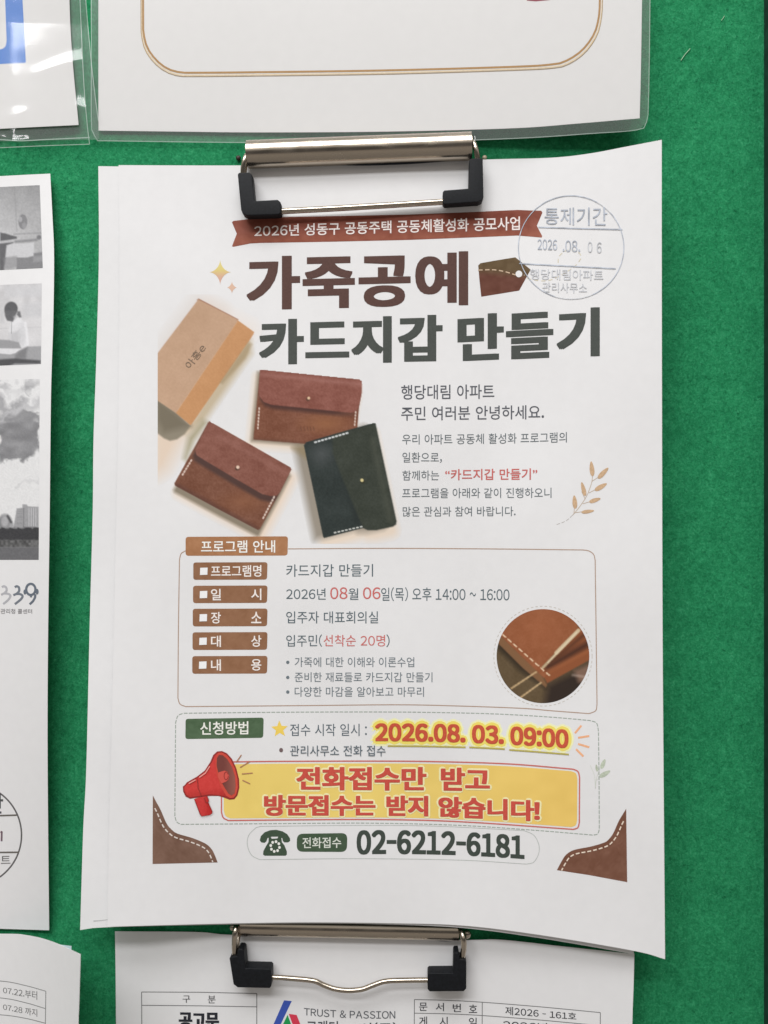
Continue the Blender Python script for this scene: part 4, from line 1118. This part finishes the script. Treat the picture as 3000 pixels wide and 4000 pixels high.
# telephone strip
cpth = np.vstack([bez([(1017, 3228), (1400, 3224), (1700, 3227), (2040, 3244)], 60), bez([(2048, 3245), (2085, 3262), (2105, 3300), (2104, 3335), (2085, 3368), (2058, 3375)], 16),
                  bez([(2050, 3375), (1800, 3360), (1400, 3354), (1020, 3358)], 60), bez([(1012, 3357), (982, 3340), (966, 3300), (972, 3262), (1000, 3233)], 16)])
pg.lines('phone_strip_line', [cpth], 2.8, ink((176, 180, 176)), closed=True)
DG = (62, 78, 62)
ph = pg.polys('telephone_icon', [MP([(735, 1125), (745, 1090), (775, 1060), (820, 1043), (870, 1040), (920, 1052), (958, 1075), (980, 1108), (982, 1130), (965, 1142), (935, 1142), (922, 1130), (918, 1108), (880, 1095), (830, 1096), (798, 1108), (790, 1132), (775, 1146), (748, 1142)])], ink(DG), layer=1, label='dark green telephone icon')
pg.polys('telephone_body', [MP([(808, 1102), (826, 1100), (832, 1112), (878, 1110), (884, 1098), (910, 1102), (915, 1140), (935, 1165), (955, 1215), (955, 1240), (945, 1250), (775, 1250), (762, 1240), (765, 1212), (790, 1165), (806, 1140)])], ink(DG), parent=ph, layer=1)
pg.polys('telephone_dial', [circ(660 + (860 + 36 * math.cos(a)) * k, 2740 + (1175 + 40 * math.sin(a)) * k, 5.2, 5.8, 12) for a in [2 * math.pi * i / 8 + .2 for i in range(8)]], ink((224, 224, 218), .02), parent=ph, layer=3)
bd = cutout('phone_badge', rquad((1160, 3257), (1357, 3254), (1355, 3328), (1159, 3327), 24), lambda X, Y: np.array((66, 84, 64.)) + 10 * vnoise(X, Y, 12, 63)[..., None], cutx=10)
pg.text('전화접수', 1181, 1333, 3271, 3314, 3270, 3312, .010, (206, 210, 200), parent=bd, layer=3, name='badge_text')
pg.text('02-6212-6181', 1393, 2049, 3243, 3339, 3264, 3357, .016, (62, 70, 64), sag=-8, fat=(3, 2), name='phone_number')


# corner leather patches
def pic_leather(X, Y): return np.array((116, 88, 74.)) + 12 * vnoise(X, Y, 30, 64)[..., None] + 10 * vnoise(X, Y, 5, 65)[..., None]


cv = bez([(597, 3107), (610, 3132), (627, 3163), (651, 3217), (670, 3240), (693, 3256), (753, 3274), (802, 3295), (825, 3315), (838, 3338), (850, 3369)], 50)
lc = cutout('leather_corner', [tuple(p) for p in cv] + [(596, 3375)], pic_leather, cutx=9, label='brown leather corner at the left')


def inset(c, d):
    T_ = np.gradient(c, axis=0); T_ /= np.linalg.norm(T_, axis=1)[:, None]
    return c + d * np.stack([-T_[:, 1], T_[:, 0]], 1)


pg.lines('corner_stitch', [inset(cv, 17)[6:-1]], 5, ink((214, 204, 196)), parent=lc, layer=3, dash=(15, 8))
cv = bez([(2446, 3159), (2430, 3185), (2416, 3209), (2396, 3254), (2380, 3276), (2363, 3290), (2311, 3306), (2246, 3319), (2218, 3333), (2201, 3352), (2175, 3399)], 50)
rc = cutout('leather_corner', [tuple(p) for p in cv] + [(2300, 3418), (2450, 3446)], lambda X, Y: pic_leather(X, Y) - np.array((2, 10, 12.)), cutx=9, label='brown leather corner at the right')
pg.lines('corner_stitch', [inset(cv, -17)[6:-1]], 5, ink((224, 208, 190)), parent=rc, layer=3, dash=(15, 8))


# ------------------------------------------------------------------ clips
def tube(name, pts, r, m, parent, seg_=16, closed=False, n_=None, flat=1.0):
    P = np.asarray(pts, float)
    if n_: P = bez(P, n_)
    T_ = np.gradient(P, axis=0); T_ /= np.linalg.norm(T_, axis=1)[:, None]
    up = np.array([0, -1.0, 0]); V, F = [], []
    for i in range(len(P)):
        s = np.cross(T_[i], up)
        if np.linalg.norm(s) < .2: s = np.cross(T_[i], np.array([1.0, 0, 0]))
        s /= np.linalg.norm(s); q_ = np.cross(s, T_[i])
        for k in range(seg_):
            a = 2 * math.pi * k / seg_; V.append(P[i] + r * (math.cos(a) * s + math.sin(a) * flat * q_))
    for i in range(len(P) - 1):
        for k in range(seg_):
            F.append((i * seg_ + k, i * seg_ + (k + 1) % seg_, (i + 1) * seg_ + (k + 1) % seg_, (i + 1) * seg_ + k))
    F += [tuple(range(seg_ - 1, -1, -1)), tuple(range((len(P) - 1) * seg_, len(P) * seg_))]
    return mesh(name, V, F, m, parent, smooth=True, sharp=50)


def roll_bar(name, a, b_, rad, depth, m, parent, h0, thick=.0006):
    """rolled steel spine: a C-shaped channel whose open side faces the board; a, b_ are its axis ends (photo pixels)"""
    A, B = at([a], h0)[0], at([b_], h0)[0]; ax = (B - A) / np.linalg.norm(B - A)
    fw = np.array([0, -1.0, 0]); upv = np.cross(ax, fw); upv /= np.linalg.norm(upv)
    if upv[2] < 0: upv = -upv
    ang = np.linspace(-102, 102, 40); V, F = [], []
    N = 24
    prof = [(math.sin(math.radians(t_)), math.cos(math.radians(t_))) for t_ in ang]
    prof = [(rad * s, depth * c) for s, c in prof] + [((rad - thick) * s, (depth - thick) * c) for s, c in reversed(prof)]
    M_ = len(prof)
    for i in range(N):
        p0 = A + (B - A) * i / (N - 1)
        for s, c in prof: V.append(p0 + upv * s + fw * c)
    for i in range(N - 1):
        for k in range(M_): F.append((i * M_ + k, i * M_ + (k + 1) % M_, (i + 1) * M_ + (k + 1) % M_, (i + 1) * M_ + k))
    for e in (0, N - 1):
        o_ = e * M_
        for k in range(39): F.append((o_ + k, o_ + k + 1, o_ + M_ - 2 - k, o_ + M_ - 1 - k))
    return mesh(name, V, F, m, parent, smooth=True, sharp=40)


def jaw(name, top, bot, h, m, parent):
    """thin lip plate under the spine, wavy along its lower edge"""
    T_, B = bez(top, 40), bez(bot, 40)
    V = np.vstack([at(T_, h), at(B, h - .0008), at(T_, h - .0012), at(B, h - .0016)]); F = []
    for i in range(39): F += [(i, i + 1, 41 + i, 40 + i), (80 + i, 120 + i, 121 + i, 81 + i), (40 + i, 41 + i, 121 + i, 120 + i), (i, 80 + i, 81 + i, i + 1)]
    F += [(0, 40, 120, 80), (39, 119, 159, 79)]
    return mesh(name, V, F, m, parent, smooth=True, sharp=40)


def sleeve(name, pts, h0, h1, m, parent, bev=.0008):
    P = np.array(pts, float); hm = (h0 + h1) / 2
    base_ = at(P, hm); bm = bmesh.new(); n_ = len(P)
    f = [bm.verts.new(tuple(p + np.array([0, hm - h1, 0]))) for p in base_]; k_ = [bm.verts.new(tuple(p + np.array([0, hm - h0, 0]))) for p in base_]
    bm.faces.new(f); bm.faces.new(list(reversed(k_)))
    for i in range(n_): bm.faces.new((f[i], k_[i], k_[(i + 1) % n_], f[(i + 1) % n_]))
    bmesh.ops.recalc_face_normals(bm, faces=bm.faces[:])
    bmesh.ops.bevel(bm, geom=bm.edges[:], offset=bev, segments=4, profile=.6, affect='EDGES', clamp_overlap=True)
    bm.verts.index_update()
    V = [tuple(v.co) for v in bm.verts]; F = [[v.index for v in q_.verts] for q_ in bm.faces]; bm.free()
    return mesh(name, V, F, m, parent, smooth=True, sharp=35)


def ball(name, c, r, m, parent, fl=.7):
    V, F = [], []; N, K = 10, 18
    for i in range(N + 1):
        th = math.pi * i / N
        for j in range(K):
            a = 2 * math.pi * j / K
            V.append(c + r * np.array([math.sin(th) * math.cos(a), -fl * math.cos(th), math.sin(th) * math.sin(a)]))
    for i in range(N):
        for j in range(K): F.append((i * K + j, i * K + (j + 1) % K, (i + 1) * K + (j + 1) % K, (i + 1) * K + j))
    return mesh(name, V, F, m, parent, smooth=True)


def wire(pts): return np.array([at([(x, y)], h)[0] for x, y, h in pts])


GRP = 'metal clips on the notice board'
c1 = empty('board_clip', at([(1400, 830)], .002)[0], 'metal clip with a straight wire handle holding the leather craft poster', 'clip', GRP)
roll_bar('clip_spine', (968, 604), (1841, 571), .0050, .0046, M_nickel, c1, .0042)
jaw('clip_jaw', [(974, 628), (1400, 612), (1836, 590)], [(974, 641), (1040, 651), (1120, 652), (1250, 644), (1420, 647), (1600, 641), (1760, 629), (1836, 623)], .0045, M_dark, c1)
tube('handle_wire', wire([(985, 600, .0045), (966, 606, .0062), (956, 625, .0072), (950, 660, .0068), (949, 700, .0060)]), .00098, M_nickel, c1, n_=24)
tube('handle_wire', wire([(975, 618, .0030), (961, 640, .0045), (956, 668, .0055), (955, 700, .0058)]), .0008, M_nickel, c1, n_=20)
tube('handle_wire', wire([(1820, 560, .0045), (1846, 556, .0064), (1858, 580, .0074), (1865, 612, .0070), (1866, 650, .0060)]), .00098, M_nickel, c1, n_=24)
tube('handle_wire', wire([(1090, 826, .0050), (1300, 815, .0052), (1500, 803, .0052), (1740, 788, .0050)]), .00108, M_nickel, c1, n_=20)
sleeve('rubber_sleeve', [(933, 690), (938, 683), (980, 682), (989, 692), (998, 793), (1088, 788), (1099, 797), (1101, 841), (1090, 846), (968, 850), (952, 842), (946, 826)], .0035, .0078, M_rubber, c1)
sleeve('rubber_sleeve', [(1832, 634), (1837, 629), (1877, 626), (1884, 632), (1887, 778), (1882, 790), (1866, 797), (1736, 806), (1729, 799), (1729, 758), (1735, 752), (1829, 745)], .0035, .0078, M_rubber, c1)
ball('rivet', at([(931, 617)], .0008)[0], .00095, M_rust, c1); ball('rivet', at([(1893, 616)], .0012)[0], .0009, M_beige, c1)

c2 = empty('board_clip', at([(1400, 3860)], .002)[0], 'metal clip with a wire handle dipping in the middle, below the leather craft poster', 'clip', GRP)
roll_bar('clip_spine', (936, 3615), (1791, 3633), .0036, .0034, M_nickel, c2, .0026, .0005)
jaw('clip_jaw', [(940, 3642), (1400, 3650), (1788, 3660)], [(940, 3658), (1010, 3658), (1120, 3652), (1400, 3660), (1640, 3668), (1730, 3677), (1788, 3673)], .0030, M_dark, c2)
tube('handle_wire', wire([(940, 3618, .0030), (925, 3616, .0058), (919, 3640, .0078), (916, 3680, .0078), (917, 3726, .0064)]), .00105, M_nickel, c2, n_=24)
tube('handle_wire', wire([(945, 3640, .0020), (932, 3652, .0040), (927, 3690, .0060), (926, 3730, .0060)]), .0009, M_nickel, c2, n_=20)
tube('handle_wire', wire([(1785, 3630, .0030), (1800, 3632, .0056), (1809, 3662, .0078), (1812, 3700, .0078), (1806, 3742, .0064)]), .00105, M_nickel, c2, n_=24)
tube('handle_wire', wire([(1050, 3816, .0055), (1140, 3822, .0055), (1225, 3831, .0056), (1265, 3848, .0058), (1309, 3863, .0060), (1362, 3869, .0060), (1415, 3864, .0060), (1453, 3850, .0058), (1506, 3833, .0056), (1590, 3829, .0055), (1690, 3828, .0055)]), .00092, M_nickel, c2, n_=70)
sleeve('rubber_sleeve', [(902, 3730), (907, 3724), (932, 3722), (934, 3697), (940, 3694), (953, 3695), (958, 3702), (964, 3768), (1058, 3770), (1064, 3777), (1064, 3838), (1058, 3845), (934, 3842), (918, 3830)], .0030, .0082, M_rubber, c2, .0007)
sleeve('rubber_sleeve', [(1670, 3793), (1676, 3787), (1769, 3786), (1771, 3712), (1776, 3707), (1790, 3707), (1794, 3733), (1816, 3734), (1820, 3741), (1820, 3846), (1810, 3857), (1678, 3858), (1670, 3850)], .0030, .0082, M_rubber, c2, .0007)
ball('rivet', at([(910, 3622)], .0028)[0], .0013, M_nickel, c2); ball('rivet', at([(1823, 3649)], .0022)[0], .0017, M_nickel, c2)

# ------------------------------------------------------------------ loose fibres
for i, (pts, m, lab) in enumerate((([(2660, 236), (2675, 214), (2696, 190)], M_lint, 'pale straw fibre lying on the green felt beside the laminated notice'),
                                   ([(2817, 80), (2824, 72), (2830, 62)], M_lint, 'tiny pale fibre near the top of the green felt'),
                                   ([(2993, 405), (2992, 425), (2990, 445)], M_lint, 'pale fibre caught on the dark right edge of the board'))):
    tag(tube('fibre', at(bez(pts, 10), .0004), .00013 if i == 0 else .0001, m, None, 8), lab, 'fibre', 'loose fibres on the felt')
th = [at(bez(q_, 8), h) for q_, h in (([(1853, 552), (1856, 542), (1854, 531)], .0075), ([(1856, 548), (1860, 546), (1864, 549)], .0075))]
tag(tube('thread', th[0], .00012, M_lintw, None, 8), 'frayed white thread tip sticking up at the right end of the upper clip', 'thread')

# remove the lettering helper
bpy.data.objects.remove(_to); bpy.data.curves.remove(_cur); bpy.data.scenes.remove(_ts)
